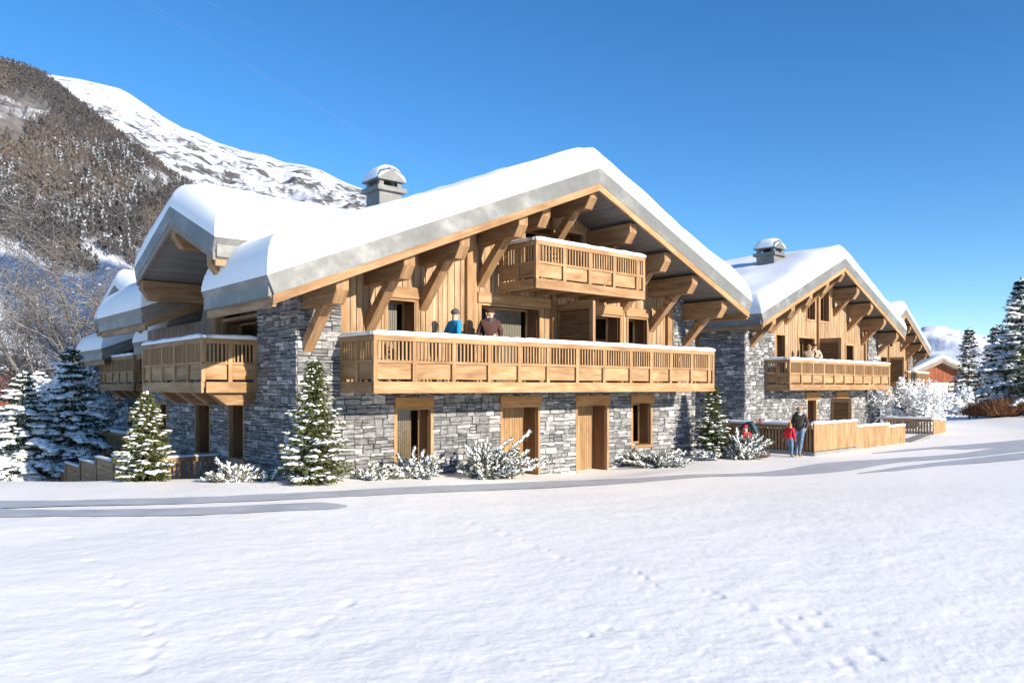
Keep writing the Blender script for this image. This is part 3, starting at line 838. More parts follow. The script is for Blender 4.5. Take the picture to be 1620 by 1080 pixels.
# ------------------------------------------------------------------ chalet behind chalet 1
CR = thing('chalet', 'partly hidden chalet behind the nearest one, its side balcony in shade above snowy spruces', 'chalet', (*FR.O, 0), FR.rot, 'row of snow-covered chalets')
board_wall('timber_wall', CR, Ml, .5, 9.2, -2.2, 2.31, (), .3, 'grey_wood', (.16, .26))
board_wall('timber_wall', CR, Ml, 2.16, 9.2, 2.31, lambda s: 3.9, (), .1, 'grey_wood')
backing('timber_wall', M['brown'], CR, Ml, .5, 6.4, 3.3, lambda s: 5.75 - .39 * abs(s - 3.4), (), 1.16, 1.26)
fw = MB(); fw.box(0, 6, .1, .25, -2, 5); fw.build('front_wall', M['mortar'], CR)
left_flank(CR, -.6, True)
ztR = lambda a: 6.24 - .402 * abs(a - 4)
r_, _ = gable_roof(CR, Mf, -1.5, 4, 9, 6.24, .402, .402, -1.85, 1.8, True, (True, False))
snow_roof(r_, Mf, [(-1.5, -1.85), (9, -1.85), (9, 1.8), (-1.5, 1.8)], ztR, .62, .45, 31, ridge=4)
r_, _ = gable_roof(CR, Mf, -1.75, 4, 9, 6.24, .402, .402, 5.1, 9.4, True, (True, False), over=.6, front_mats=('grey_wood', 'brown'))
snow_roof(r_, Mf, [(-1.75, 5.1), (9, 5.1), (9, 9.4), (-1.75, 9.4)], ztR, .62, .45, 37, ridge=4)
balcony(CR, Ml, 2.2, 6.86, -1.36, -.55, [2.2, 3.2, 4.2, 5.2, 6.2, 6.86], H=1.24, label='screened terrace at ground level')

# ------------------------------------------------------------------ chalets 2 and 3
def small_chalet(fr, label, bal, full, seed):
    c = thing('chalet', label, 'chalet', (*fr.O, fr.z), fr.rot, 'row of snow-covered chalets')
    zr, am, sl = 8.45, 6.98, .397; aL, aR = -.75, 14.5
    zt = lambda a: zr - sl * abs(a - am); sof = lambda a: zt(a) - .47
    W = 13.92
    g2 = [(5.5, 6.35, -.6, 1.88), (8.55, 9.6, -.6, 1.88)]
    stone_wall('stone_wall', c, Mf, 0, W, -1.2, 2.5, [(o[0] - .04, o[1] + .04, o[2], o[3] + .08) for o in g2])
    opening(c, 'door', Mf, *g2[0], 0, .5, (5.32, 6.75, 1.89, 2.22), .08, 'dark', False, None)
    opening(c, 'door', Mf, *g2[1], 0, .5, (8.45, 9.85, 1.89, 2.22), .08, 'dark', False, None)
    room(c, Mf, .4, W, 1.5, -1, 2.4)
    stone_wall('stone_pier', c, Mf, 0, 2.45, 2.5, sof); stone_wall('stone_pier', c, Mf, 12.35, W, 2.5, sof)
    stone_wall('stone_pier', c, Ml, -.02, .16, 2.5, sof(12.4), (), 12.36, .1)
    stone_wall('stone_wall', c, lambda s, q, z: (-q, s, z), 0, 8.8, -1.2, 4.6, (), -W, .2)
    tri = lambda a: sof(a) - .32
    up = [(2.85, 3.62, 2.75, 4.75), (4.95, 6.5, 2.55, 4.72), (9.95, 10.85, 2.7, 4.55), (5.75, 6.55, 5.62, 6.75), (7.12, 8.02, 5.62, 7.05)]
    board_wall('timber_wall', c, Mf, 2.45, 12.35, 2.5, sof, up, .14)
    opening(c, 'window', Mf, *up[0], .14, .4, None, .1, 'dark', True)
    opening(c, 'glazed_door', Mf, *up[1], .14, .6, None, .12, 'glass', False, (.05, .75, 'blind'), split=.75)
    opening(c, 'window', Mf, *up[2], .14, .4, None, .1, 'dark', True)
    opening(c, 'window', Mf, *up[3], .14, .3, None, .08, 'dark', True); opening(c, 'window', Mf, *up[4], .14, .3, None, .08, 'dark', True)
    room(c, Mf, .3, W - .1, 1.7, 2.4, lambda a: sof(a) - .05)
    for a in (2.55, 6.84, 12.2):
        pm = MB(); pm.box(a - .09, a + .09, .03, .135, 2.55, sof(a) - .02); pm.build('facade_post', M['beam'], c)
    for k in range(-4, 5):
        a = am + 1.63 * k; purlin(c, Mf, a, -1.05, zt(a) - .50 - .05 * (k != 0), h=.58)
    balcony(c, Mf, bal[0], bal[1], -1.13, 2.31, bal[2], q_in=0)
    screen(c, 6.9, -1.0, .12, 2.58, 4.75)
    if full: screen(c, 8.0, -1.0, .0, -.35, 1.9)
    rf, _ = gable_roof(c, Mf, aL, am, aR, zr, sl, sl, -1.15, 9, True, over=1.6)
    snow_roof(rf, Mf, [(aL, -1.15), (aR, -1.15), (aR, 9), (aL, 9)], zt, .72, .5, seed, ridge=am)
    # left flank: stone corner, then a recessed timber bay
    stone_wall('stone_wall', c, Ml, 0, 2.2, -1.5, sof(.1), (), 0)
    stone_wall('stone_wall', c, Ml, 2.2, 8.8, -1.5, 2.5, (), .06)
    lo = [(2.6, 4.6, 2.7, 4.3)]
    board_wall('timber_wall', c, Ml, 2.2, 8.8, 2.5, sof(.2), lo, .2, 'beam')
    opening(c, 'window', Ml, *lo[0], .2, .4, None, .1, 'glass', True, (.3, .9, 'curtain'), 'beam', split=.5)
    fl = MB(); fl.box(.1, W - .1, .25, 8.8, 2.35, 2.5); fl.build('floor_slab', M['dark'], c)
    bk = MB(); bk.box(.3, W - .3, 8.7, 8.85, -1, 5.0); bk.build('rear_wall', M['mortar'], c)
    if full: chimney(c, 4.75, 1.25, .86, .9, 6.9, 9.50)
    return c
n2 = [1.6 + (12.27 - 1.6) * i / 10 for i in range(11)]
C2 = small_chalet(F2, 'middle chalet of the row, with a square chimney and a couple on its balcony', (1.6, 12.27, n2), True, 51)
n3 = [7.6 + 6.3 * i / 6 for i in range(7)]
C3 = small_chalet(F3, 'farthest chalet of the row, half hidden behind the middle one and the frosted bush', (7.6, 13.9, n3), False, 57)
# ------------------------------------------------------------------ vegetation
def ico(sub):
    bm = bmesh.new(); bmesh.ops.create_icosphere(bm, subdivisions=sub, radius=1)
    v = np.array([x.co[:] for x in bm.verts]); f = np.array([[x.index for x in q.verts] for q in bm.faces]); bm.free(); return v, f
ICO1 = ico(1); ICO2 = ico(2)

def blobs(centers, scales, dirs, rs, ref=ICO2, rough=.28):
    """lumps of snow: centres (n,3), half sizes (n,3), heading (n,2)"""
    v, f = ref; n = len(centers)
    jit = 1 + rough * (rs.rand(n, len(v), 1) - .5) * 2
    P = v[None] * jit * scales[:, None, :]
    P[:, :, 2] = np.where(P[:, :, 2] < 0, P[:, :, 2] * .45, P[:, :, 2])
    c, s = dirs[:, 0:1], dirs[:, 1:2]
    x = P[:, :, 0] * c - P[:, :, 1] * s; y = P[:, :, 0] * s + P[:, :, 1] * c
    P = np.stack([x, y, P[:, :, 2]], 2) + centers[:, None, :]
    F = f[None] + (np.arange(n) * len(v))[:, None, None]
    return P.reshape(-1, 3), F.reshape(-1, 3)

def slivers(base, tip, width, rs):
    """one thin leaf-like triangle pair per row"""
    d = tip - base; r = rs.randn(*d.shape); w = np.cross(d, r); w /= np.linalg.norm(w, axis=1, keepdims=True) + 1e-9
    m = base + d * .4
    V = np.stack([base, m + w * width[:, None], tip, m - w * width[:, None]], 1).reshape(-1, 3)
    F = np.arange(len(base) * 4).reshape(-1, 4)
    return V, F

def conifer(name, label, loc, H, Rr, seed, mat='spruce', nb=150, snow=.6, snow_size=1., droop=.35, leaf=.09, dens=1., group=None, up=.25, shape=.85, per=7, s_min=.2, wild=.22, lump=2):
    rs = np.random.RandomState(seed)
    t = thing(name, label, 'tree', loc, rs.rand() * 6, group)
    tr = MB(); tr.tube([(0, 0, -.3), (0, 0, H * .5), (0, 0, H * .97)], [H * .016 + .02, H * .011 + .01, .008], 7)
    tr.build('trunk', M['bark'], t, smooth=True)
    B, T, W, TN = [], [], [], []; SC, SS, SD = [], [], []
    nl = max(4, nb // per); ph = rs.rand(4) * 6.28; a0 = math.pi - t.rotation_euler.z + .5
    for i in range(nb):
        lv = i // per
        h = min(.97, ((lv + .5 + rs.uniform(-.38, .38)) / nl) ** 1.12 * .96 + .02)
        L = Rr * ((1 - h) ** shape) * rs.uniform(1 - wild * 1.3, 1 + wild) * (1 if h > .07 else .86) + .04 * Rr
        a = i * 2.39996 + rs.uniform(-.35, .35)
        L *= 1 + wild * .55 * (math.sin(3 * a + ph[0] + h * 9) + math.sin(2 * a + ph[1] - h * 14)) * .5
        sn_p = snow * min(1.6, max(.12, .85 + .45 * math.cos(a - a0) + .75 * math.sin(2 * a + ph[2] + h * 11) * math.cos(h * 17 + ph[3])))
        ca, sa = math.cos(a), math.sin(a)
        u0 = up * (.3 + h) + rs.uniform(-.10, .14); dr = droop * (1.15 - h * .8) * rs.uniform(.8, 1.2)
        n = max(3, int(L / (leaf * 1.15))); loaded = rs.rand() < sn_p; st = rs.uniform(s_min, s_min + .25)
        for k in range(n):
            s = (k + .6) / n; x = L * s
            z = h * H + L * (u0 * s - dr * s * s)
            p = np.array([ca * x, sa * x, z])
            spread = .30 * L * (1 - s * .72) + leaf * .55
            m = max(5, int(11 * dens * (1.15 - s * .4)))
            off = rs.uniform(-1, 1, m) * spread
            base = p[None] + np.stack([-sa * off, ca * off, -np.abs(off) * .22 + rs.uniform(-.045, .01, m)], 1)
            dv = np.stack([ca + rs.randn(m) * .55 - sa * np.sign(off) * .8, sa + rs.randn(m) * .55 + ca * np.sign(off) * .8, rs.uniform(-.95, .2, m)], 1)
            dv /= np.linalg.norm(dv, axis=1, keepdims=True)
            ln = leaf * rs.uniform(.7, 1.6, m)
            B.append(base); T.append(base + dv * ln[:, None]); W.append(ln * .16); TN.append(np.clip(rs.normal(.42, .22, m) + (s - .5) * .3, 0, 1))
            if loaded and s > st and rs.rand() < .9:
                for _ in range(lump):
                    w = spread * snow_size * rs.uniform(.28, .62); l = L / n * rs.uniform(.5, 1.0) * (.5 + .5 * snow_size); o2 = rs.uniform(-.62, .62) * spread; o1 = rs.uniform(-.5, .5) * L / n
                    SC.append(p + np.array([ca * o1 - sa * o2, sa * o1 + ca * o2, leaf * rs.uniform(.0, .22) - abs(o2) * .25])); SS.append((max(l, leaf * .22), max(w, leaf * .22), min(max(w * .55, leaf * .22), leaf * .8) * rs.uniform(.7, 1.25)))
                    aa = a + rs.uniform(-.8, .8); SD.append((math.cos(aa), math.sin(aa)))
            elif rs.rand() < sn_p * .25:
                o2 = rs.uniform(-.9, .9) * spread; SC.append(p + np.array([-sa * o2, ca * o2, leaf * .05 - abs(o2) * .2])); sz = leaf * rs.uniform(.18, .42)
                SS.append((sz * 1.5, sz, sz * .6)); aa = a + rs.uniform(-1, 1); SD.append((math.cos(aa), math.sin(aa)))
    m = 26; zz = rs.uniform(.93, 1.0, m) * H; base = np.stack([rs.randn(m) * .01, rs.randn(m) * .01, zz - .05], 1)
    dv = np.stack([rs.randn(m) * .5, rs.randn(m) * .5, rs.uniform(.3, 1.2, m)], 1); dv /= np.linalg.norm(dv, axis=1, keepdims=True)
    B.append(base); T.append(base + dv * leaf); W.append(np.full(m, leaf * .15)); TN.append(rs.uniform(.3, .8, m))
    V, F = slivers(np.concatenate(B), np.concatenate(T), np.concatenate(W), rs)
    np_mesh('crown', V, F, M[mat], t, np.concatenate(TN))
    for z in (.985, .95, .92): SC.append(np.array([rs.randn() * .02, rs.randn() * .02, z * H])); SS.append((leaf * .4, leaf * .35, leaf * .5)); SD.append((1, 0))
    V, F = blobs(np.array(SC), np.array(SS), np.array(SD), rs, ICO2, .42)
    np_mesh('snow_load', V, F, M['snow'], t, smooth=True)['kind'] = 'stuff'
    return t

def shrub(name, label, loc, Rr, H, seed, ns=60, mat='juniper', white=1.35, group=None, lean=(0, 0), cat='shrub'):
    """arching, snow-laden fronds"""
    rs = np.random.RandomState(seed); t = thing(name, label, cat, loc, 0, group)
    B, T, W, TN = [], [], [], []; SC, SS, SD = [], [], []; st = MB()
    for i in range(ns):
        a = rs.rand() * 2 * math.pi; e = rs.uniform(.12, 1.2); L = rs.uniform(.5, 1.0) * (1.38 if rs.rand() < .16 else 1)
        dx, dy = math.cos(a) * math.cos(e) * Rr * 1.12 * L + lean[0] * L, math.sin(a) * math.cos(e) * Rr * .8 * L + lean[1] * L; dz = math.sin(e) * H * L + .14 * H
        bx, by = rs.randn() * .16 * Rr, rs.randn() * .12 * Rr
        pts = []; n = max(7, int(math.hypot(math.hypot(dx, dy), dz) / .055))
        for k in range(n + 1):
            s = k / n; pts.append(np.array([bx + dx * s, by + dy * s, dz * (1.2 * s - .2 * s * s * s) - .05]) + rs.randn(3) * .006)
        st.tube([pts[0], pts[n // 2], pts[-1]], [.011, .008, .003], 4, cap=False)
        hd = math.atan2(dy, dx); wh = white * rs.uniform(.55, 1.15)
        for k in range(1, n + 1):
            p = pts[k]; d = pts[k] - pts[k - 1]; d = d / (np.linalg.norm(d) + 1e-9); m = 11
            spread = .085 * (1.15 - k / n * .85)
            base = p[None] + rs.randn(m, 3) * np.array([spread, spread, spread * .5]) * .35
            dv = d[None] * 1.0 + rs.randn(m, 3) * .52; dv /= np.linalg.norm(dv, axis=1, keepdims=True)
            ln = rs.uniform(.05, .125, m)
            B.append(base); T.append(base + dv * ln[:, None]); W.append(ln * .13); TN.append(rs.rand(m))
            for _ in range(3):
                if rs.rand() < wh * (.22 + .6 * k / n):
                    f = d + rs.randn(3) * .38; f /= np.linalg.norm(f); l = rs.uniform(.035, .085)
                    SC.append((p + rs.randn(3) * spread * .35 + np.array([0, 0, .014]), f, l, rs.uniform(.011, .024)))
    st.build('stems', M['bark'], t)
    V, F = slivers(np.concatenate(B), np.concatenate(T), np.concatenate(W), rs)
    np_mesh('leaves', V, F, M[mat], t, np.concatenate(TN))
    v, f = ICO1; C_ = np.array([q[0] for q in SC]); D_ = np.array([q[1] for q in SC]); Ln = np.array([q[2] for q in SC]); Wd = np.array([q[3] for q in SC])
    sx = np.cross(D_, (0, 0, 1.)); sx /= np.linalg.norm(sx, axis=1, keepdims=True) + 1e-9; sz = np.cross(sx, D_)
    vj = v[None] * (1 + .3 * (rs.rand(len(SC), len(v), 1) - .5))
    P = C_[:, None] + vj[:, :, 0:1] * (D_ * Ln[:, None])[:, None] + vj[:, :, 1:2] * (sx * Wd[:, None] * 1.25)[:, None] + vj[:, :, 2:3] * (sz * Wd[:, None])[:, None]
    Fq = f[None] + (np.arange(len(SC)) * len(v))[:, None, None]
    np_mesh('snow_load', P.reshape(-1, 3), Fq.reshape(-1, 3), M['snow'], t, smooth=True)['kind'] = 'stuff'
    return t

def bare_tree(name, label, loc, H, seed, stems, snow=1., depth=5, r0=.13, twig_len=.9, lumps=.25, rmin=.0, mat=None, cat='tree', group=None, ups=.25, lump_size=1.):
    mat = mat or ('frostbark' if cat == 'bush' else 'snowbark')
    rs = np.random.RandomState(seed); t = thing(name, label, cat, loc, 0, group)
    trunk = MB(); tw = MB(); SC, SS, SD = [], [], []
    def grow(p, d, L, r, lv):
        n = 4; pts = [p]; rr = [r]
        for k in range(n):
            d = d + Vector(rs.randn(3) * (.10 + .05 * lv)) + Vector((0, 0, .035 * ups * 4)); d.normalize()
            p = p + d * (L / n); pts.append(p); rr.append(max(rmin, r * (1 - .42 * (k + 1) / n)))
        (trunk if lv < 1 else tw).tube(pts, rr, 6 if lv < 2 else 4 if lv < 4 else 3, cap=False, tone=.5)
        if lv >= 2:
            for q in pts[1:]:
                if rs.rand() < lumps:
                    SC.append(np.array(q) + np.array([0, 0, r * .8])); sz = rs.uniform(.03, .075) * lump_size; SS.append((sz * 1.6, sz, sz * .7)); SD.append((math.cos(math.atan2(d.y, d.x)), math.sin(math.atan2(d.y, d.x))))
        if lv >= depth: return
        nb = (6 if lv == 0 else 4 if lv < 3 else 3)
        for i in range(nb):
            k = 1 + int(rs.rand() * n * .999) if i else n
            side = Vector(rs.randn(3)); side = (side - d * side.dot(d)).normalized()
            ang = rs.uniform(.35, .95) if i else rs.uniform(.1, .4)
            nd = (d * math.cos(ang) + side * math.sin(ang)); nd.z += .12 * ups * 2; nd.normalize()
            grow(pts[k], nd, L * rs.uniform(.52, .78), rr[k] * rs.uniform(.5, .72) if i else rr[k] * .85, lv + 1)
    for (ox, oy, dx, dy, hh) in stems:
        d = Vector((dx, dy, 1)).normalized()
        grow(Vector((ox, oy, -.4)), d, H * hh * .46, r0, 0)
    trunk.build('trunk', M[mat], t, smooth=True); tw.build('crown', M[mat], t, smooth=True)
    if SC:
        V, F = blobs(np.array(SC), np.array(SS), np.array(SD), rs, ICO1); np_mesh('snow_load', V, F, M['snow'], t, smooth=True)['kind'] = 'stuff'
    return t

def at(px, Y, z=None):
    X = (px - 810) / FP * Y; return (X, Y, gz(X, Y) if z is None else z)

gd, gs, gt = 'dwarf conifers along the chalets', 'snow-laden spruces at the left edge', 'spruces by the road bend'
dw = dict(mat='olive', snow=.85, snow_size=.78, droop=.10, leaf=.075, dens=1.35, group=gd, up=.5, shape=.78, per=1, s_min=.42, wild=.32, lump=2)
conifer('dwarf_conifer', 'tallest of the dwarf conifers, olive with snow clumps, at the front stone corner', at(497, 16.7), 2.66, .68, 3, nb=230, **dw)
conifer('dwarf_conifer', 'dwarf conifer half hiding the stepped board fence', at(231, 17.2), 1.95, .55, 5, nb=190, **dw)
conifer('dwarf_conifer', 'dwarf conifer between the front chalet and the crouching child', at(1127, 26.1), 2.46, .62, 8, nb=190, **dw)
# spruces below the side balconies
sp = dict(snow=1.3, snow_size=1.2, lump=3, droop=.46, leaf=.12, dens=1.1, group=gs, up=.30, per=6, wild=.28)
conifer('snowy_spruce', 'snow-laden spruce left of the stepped fence, under the bare tree', at(114, 27.2, -1.2), 5.1, 1.75, 13, nb=132, **sp)
conifer('snowy_spruce', 'snow-laden spruce cut by the left picture edge', at(36, 26.0, -1.1), 4.1, 1.75, 17, nb=126, **sp)
conifer('snowy_spruce', 'low snow-laden spruce filling the gap between two bigger ones', at(64, 29.5, -1.3), 3.3, 1.5, 19, nb=96, **sp)
# spruces on the right
conifer('tall_spruce', 'tall spruce with snowy left side at the right picture edge', at(1616, 45, .5), 8.2, 2.35, 23, nb=250, snow=1.25, snow_size=1.2, droop=.34, leaf=.19, group=gt, up=.32, per=8)
conifer('tall_spruce', 'dark spruce leaning out of the right picture edge, the nearest one', at(1650, 42, .8), 7.6, 2.1, 29, 'olive', nb=210, snow=.28, snow_size=.8, droop=.30, leaf=.18, group=gt, up=.3, per=8)
conifer('tall_spruce', 'smaller dark spruce right of the red-brown house', at(1533, 66, .4), 7.0, 1.75, 31, nb=150, snow=.8, snow_size=1., droop=.28, leaf=.2, group=gt, up=.3, per=8)
conifer('tall_spruce', 'snowy spruce standing behind the rusty hedge', at(1577, 58, .6), 6.4, 2.1, 37, nb=170, snow=1.2, snow_size=1.2, droop=.32, leaf=.2, group=gt, up=.3, per=8)
# shrubs along the wall
gsh = 'snow-covered shrubs along the walls'
shrub('snowy_shrub', 'low snowy shrub in front of the picket fence', at(362, 16.9), .58, .42, 41, 44, white=1.7, group=gsh)
shrub('snowy_shrub', 'tiny snowy shrub at the foot of the shaded stone wall', at(422, 17.3), .32, .24, 42, 26, white=1.6, group=gsh)
shrub('snowy_shrub', 'small snowy shrub between the tall dwarf conifer and the first window', at(592, 17.9), .46, .36, 43, 40, white=1.6, group=gsh)
shrub('snowy_shrub', 'dense snowy shrub under the left ground-floor window', at(660, 18.4), .66, .58, 44, 64, white=1.6, group=gsh)
shrub('snowy_shrub', 'widest shrub, its long fronds reaching across the left door', at(768, 19.4), .98, .92, 45, 92, white=1.35, group=gsh, lean=(.28, 0))
shrub('snowy_shrub', 'spread-out snowy shrub under the right ground-floor window', at(1040, 24.6), 1.05, .55, 46, 84, white=1.7, group=gsh)
shrub('snowy_shrub', 'grey-green shrub with a long frond, in front of the bending woman', at(1172, 25.5), .74, .86, 47, 80, white=1.15, group=gsh, lean=(.3, 0))
shrub('snowy_shrub', 'small white shrub at the foot of the rightmost dwarf conifer', at(1124, 25.4), .48, .32, 48, 40, white=1.8, group=gsh)
# frosted bushes by the road bend
stm = lambda n, sp, rs: [(rs.randn() * .12, rs.randn() * .12, rs.randn() * sp, rs.randn() * sp, rs.uniform(.7, 1.05)) for _ in range(n)]
bare_tree('frosted_bush', 'big white frosted bush hiding the end of the farthest chalet', at(1446, 41, .1), 3.2, 61, stm(6, .42, np.random.RandomState(1)), depth=5, r0=.035, lumps=.42, cat='bush', ups=.2, lump_size=.8)
bare_tree('frosted_bush', 'frosted bush further right, below the smaller dark spruce', at(1520, 52, .3), 2.7, 62, stm(6, .55, np.random.RandomState(2)), depth=5, r0=.035, lumps=.4, cat='bush', ups=.15, lump_size=1.1)
bare_tree('frosted_bush', 'frosted bush in front of the red-brown house', at(1488, 55, .3), 2.4, 63, stm(6, .5, np.random.RandomState(3)), depth=5, r0=.03, lumps=.4, cat='bush', ups=.15, lump_size=1.1)
for i, (px, Y, w_, h_) in enumerate(((1562, 43, 1.1, 1.0), (1592, 42, 1.2, 1.1))):
    rs = np.random.RandomState(70 + i); t = thing('rusty_hedge', ['rusty brown bare hedge clump nearer the road', 'rusty brown bare hedge clump under the tall right spruce'][i], 'hedge', at(px, Y), 0, 'rusty hedge by the road bend')
    n = 2600; b = np.stack([rs.uniform(-w_, w_, n), rs.uniform(-.6, .6, n), np.abs(rs.randn(n)) * .12], 1)
    d = np.stack([rs.randn(n) * .35, rs.randn(n) * .35, rs.uniform(.35, 1, n) * h_], 1)
    V, F = slivers(b, b + d * (1 - .5 * (np.abs(b[:, :1]) / w_) ** 2), np.full(n, .012), rs); np_mesh('twigs', V, F, M['rust'], t, rs.rand(n))
# bare trees behind the spruces
gb = 'bare trees on the left'
bt = dict(depth=6, lumps=.004, lump_size=.7, rmin=.0085, group=gb)
bare_tree('bare_tree', 'big many-stemmed bare tree with snow along its branches, left of the chalets', at(112, 38, -1.2), 13.6, 81, [(0, 0, -.14, 0, 1.), (.35, .2, .02, .1, .9), (.7, 0, .16, 0, .8)], r0=.15, ups=.16, **bt)
bare_tree('bare_tree', 'smaller bare tree close to the rear chalet roof', at(172, 43, -1.2), 10.2, 85, [(0, 0, .04, 0, 1.), (.3, .2, -.15, 0, .8)], r0=.12, ups=.2, **bt)
bare_tree('bare_tree', 'bare tree at the left picture edge, behind the cut-off spruce', at(30, 44, -1.2), 12.0, 91, [(0, 0, .08, 0, 1.), (.4, .1, -.1, .1, .85)], r0=.13, ups=.2, **bt)
bare_tree('frosted_bush', 'pale snowy thicket behind the two left spruces', at(112, 34, -1.2), 4.6, 88, stm(10, .4, np.random.RandomState(4)), depth=4, r0=.045, lumps=.5, cat='bush', ups=.2, lump_size=1.6)
bare_tree('frosted_bush', 'small snowy thicket in the gap beside the grey boarded wall', at(176, 44, -1.2), 3.4, 89, stm(7, .4, np.random.RandomState(5)), depth=4, r0=.04, lumps=.5, cat='bush', ups=.2, lump_size=1.6)

# ------------------------------------------------------------------ mountains
def px_az(px): return math.atan((px - 810) / FP)
def mountain(name, sil, r0, r1, base_z, seed, mat, na=260, nr=150, amp=1., prof=.8, back=1.35, gully=1., fq=1.):
    """sil: (px, py) of the skyline; slopes rise from r0 to the crest at r1"""
    sx = np.array([px_az(p[0]) for p in sil]); sz = np.array([(612 - p[1]) / FP * math.cos(px_az(p[0])) for p in sil])
    azs = np.linspace(sx[0], sx[-1], na); tz = np.interp(azs, sx, sz)
    ks = 3; tz = np.convolve(np.pad(tz, ks, 'edge'), np.ones(2 * ks + 1) / (2 * ks + 1), 'valid')
    t = np.linspace(0, back, nr); rr = r0 + (r1 - r0) * t
    A, RR = np.meshgrid(azs, rr); T = np.meshgrid(azs, t)[1]; TZ = np.meshgrid(tz, t)[0]
    crest = TZ * r1 + CAMZ
    up = np.clip(T, 0, 1) ** prof
    z = base_z + (crest - base_z) * up
    z = np.where(T > 1, crest - (T - 1) * (r1 - r0) * .45, z)
    X, Y = np.sin(A) * RR, np.cos(A) * RR
    sc = (r1 - r0)
    nz = (fbm(X / sc * 6 * fq, Y / sc * 6 * fq, 6, seed) - .5) + gully * .5 * (.5 - np.abs(fbm((X / sc * 9 + Y / sc * 4) * fq, (Y / sc * 3 - X / sc * 2) * fq, 4, seed + 9) - .5) * 2 - .2)
    env = np.clip(np.minimum(T * 3, np.abs(1 - T) * 3.2 + .02), 0, 1)
    z = z + nz * env * sc * .12 * amp
    V = np.stack([X.ravel(), Y.ravel(), z.ravel()], 1)
    idx = np.arange(na * nr).reshape(nr, na)
    q = np.stack([idx[:-1, :-1].ravel(), idx[1:, :-1].ravel(), idx[1:, 1:].ravel(), idx[:-1, 1:].ravel()], 1)[:, ::-1]
    o = np_mesh(name, V, q, mat, smooth=True); o['kind'] = 'structure'
    return o, (azs, rr, z)

def mount_mat(name, rock_scale, thr, rockc, snowc=(.60, .63, .68), zlim=None, soft=.09, zamp=.35):
    m, nt, b = newmat(name)
    geo = N(nt, 'ShaderNodeNewGeometry'); tc = N(nt, 'ShaderNodeTexCoord').outputs['Object']
    n1 = mapped_noise(nt, tc, rock_scale, (1, 1, 1.6), 8, .68, .4)
    n2 = mapped_noise(nt, tc, rock_scale * 5, (1, 1, .7), 5, .65)
    s = N(nt, 'ShaderNodeMath', operation='MULTIPLY_ADD'); nt.links.new(n2, s.inputs[0]); s.inputs[1].default_value = .35; nt.links.new(n1, s.inputs[2])
    src = s.outputs[0]
    if zlim:
        sp_ = N(nt, 'ShaderNodeSeparateXYZ'); nt.links.new(tc, sp_.inputs[0])
        zr_ = N(nt, 'ShaderNodeMapRange'); nt.links.new(sp_.outputs[2], zr_.inputs[0]); zr_.inputs[1].default_value = zlim[0]; zr_.inputs[2].default_value = zlim[1]; zr_.inputs[3].default_value = zlim[2]; zr_.inputs[4].default_value = zlim[3]
        ad = N(nt, 'ShaderNodeMath', operation='ADD'); nt.links.new(src, ad.inputs[0]); nt.links.new(zr_.outputs[0], ad.inputs[1]); src = ad.outputs[0]
    f = N(nt, 'ShaderNodeMapRange'); nt.links.new(src, f.inputs[0]); f.inputs[1].default_value = thr; f.inputs[2].default_value = thr + soft
    rk = ramp(nt, n2, [(.3, tuple(c * .6 for c in rockc)), (.7, tuple(c * 1.5 for c in rockc))])
    nt.links.new(mix(nt, f.outputs[0], snowc, rk), b.inputs['Base Color'])
    b.inputs['Roughness'].default_value = .8; b.inputs['Specular IOR Level'].default_value = .1
    bump(nt, b, n1, .5, 14)
    return m
M['mount'] = mount_mat('snowy_mountain', .014, .69, (.088, .085, .088), zlim=(620, 1080, .05, -.12), soft=.10)
M['mount_right'] = mount_mat('snowy_far_slope', .006, .86, (.16, .15, .15), snowc=(.72, .75, .80), soft=.12)
M['foot'] = mount_mat('wooded_slope', .014, .50, (.135, .125, .122), zlim=(70, 120, -.4, 0.), soft=.18)
M['brush'] = mount_mat('brushy_hill', .05, .50, (.10, .07, .05))
far_sil = [(-120,60),(-40,82),(30,100),(70,117),(100,121),(130,126),(165,134),(190,140),(205,148),(222,160),(240,172),(262,187),(290,203),(310,209),(330,219),(345,226),(380,237),(420,245),(450,257),(480,261),(505,268),(520,275),(545,288),(575,299),(620,318),(680,345),(760,385),(860,440),(1000,520)]
mo, _ = mountain('mountain', far_sil, 1100, 2900, 60, 3, M['mount'], 620, 320, .42, .85, gully=1.1, fq=1.9)
near_sil = [(-160,62),(-80,80),(0,101),(25,105),(50,114),(70,122),(95,140),(125,166),(160,193),(200,222),(235,248),(270,275),(310,300),(350,318),(400,332),(480,350),(560,375),(700,440)]
fo, (faz, frr, fz) = mountain('wooded_hill', near_sil, 330, 1150, -4, 11, M['foot'], 300, 160, .7, 1.12, gully=.6)
right_sil = [(1280,560),(1360,540),(1430,536),(1470,533),(1500,535),(1540,540),(1580,548),(1640,552),(1720,545),(1800,560)]
mountain('mountain', right_sil, 700, 2600, 10, 23, M['mount_right'], 240, 120, .35, .9, fq=1.6)
low_sil = [(-140,548),(-60,556),(0,560),(20,563),(45,570),(80,582),(120,592),(170,602),(240,610)]
mountain('brushy_hill', low_sil, 110, 190, -3, 31, M['brush'], 120, 60, .5, .9)

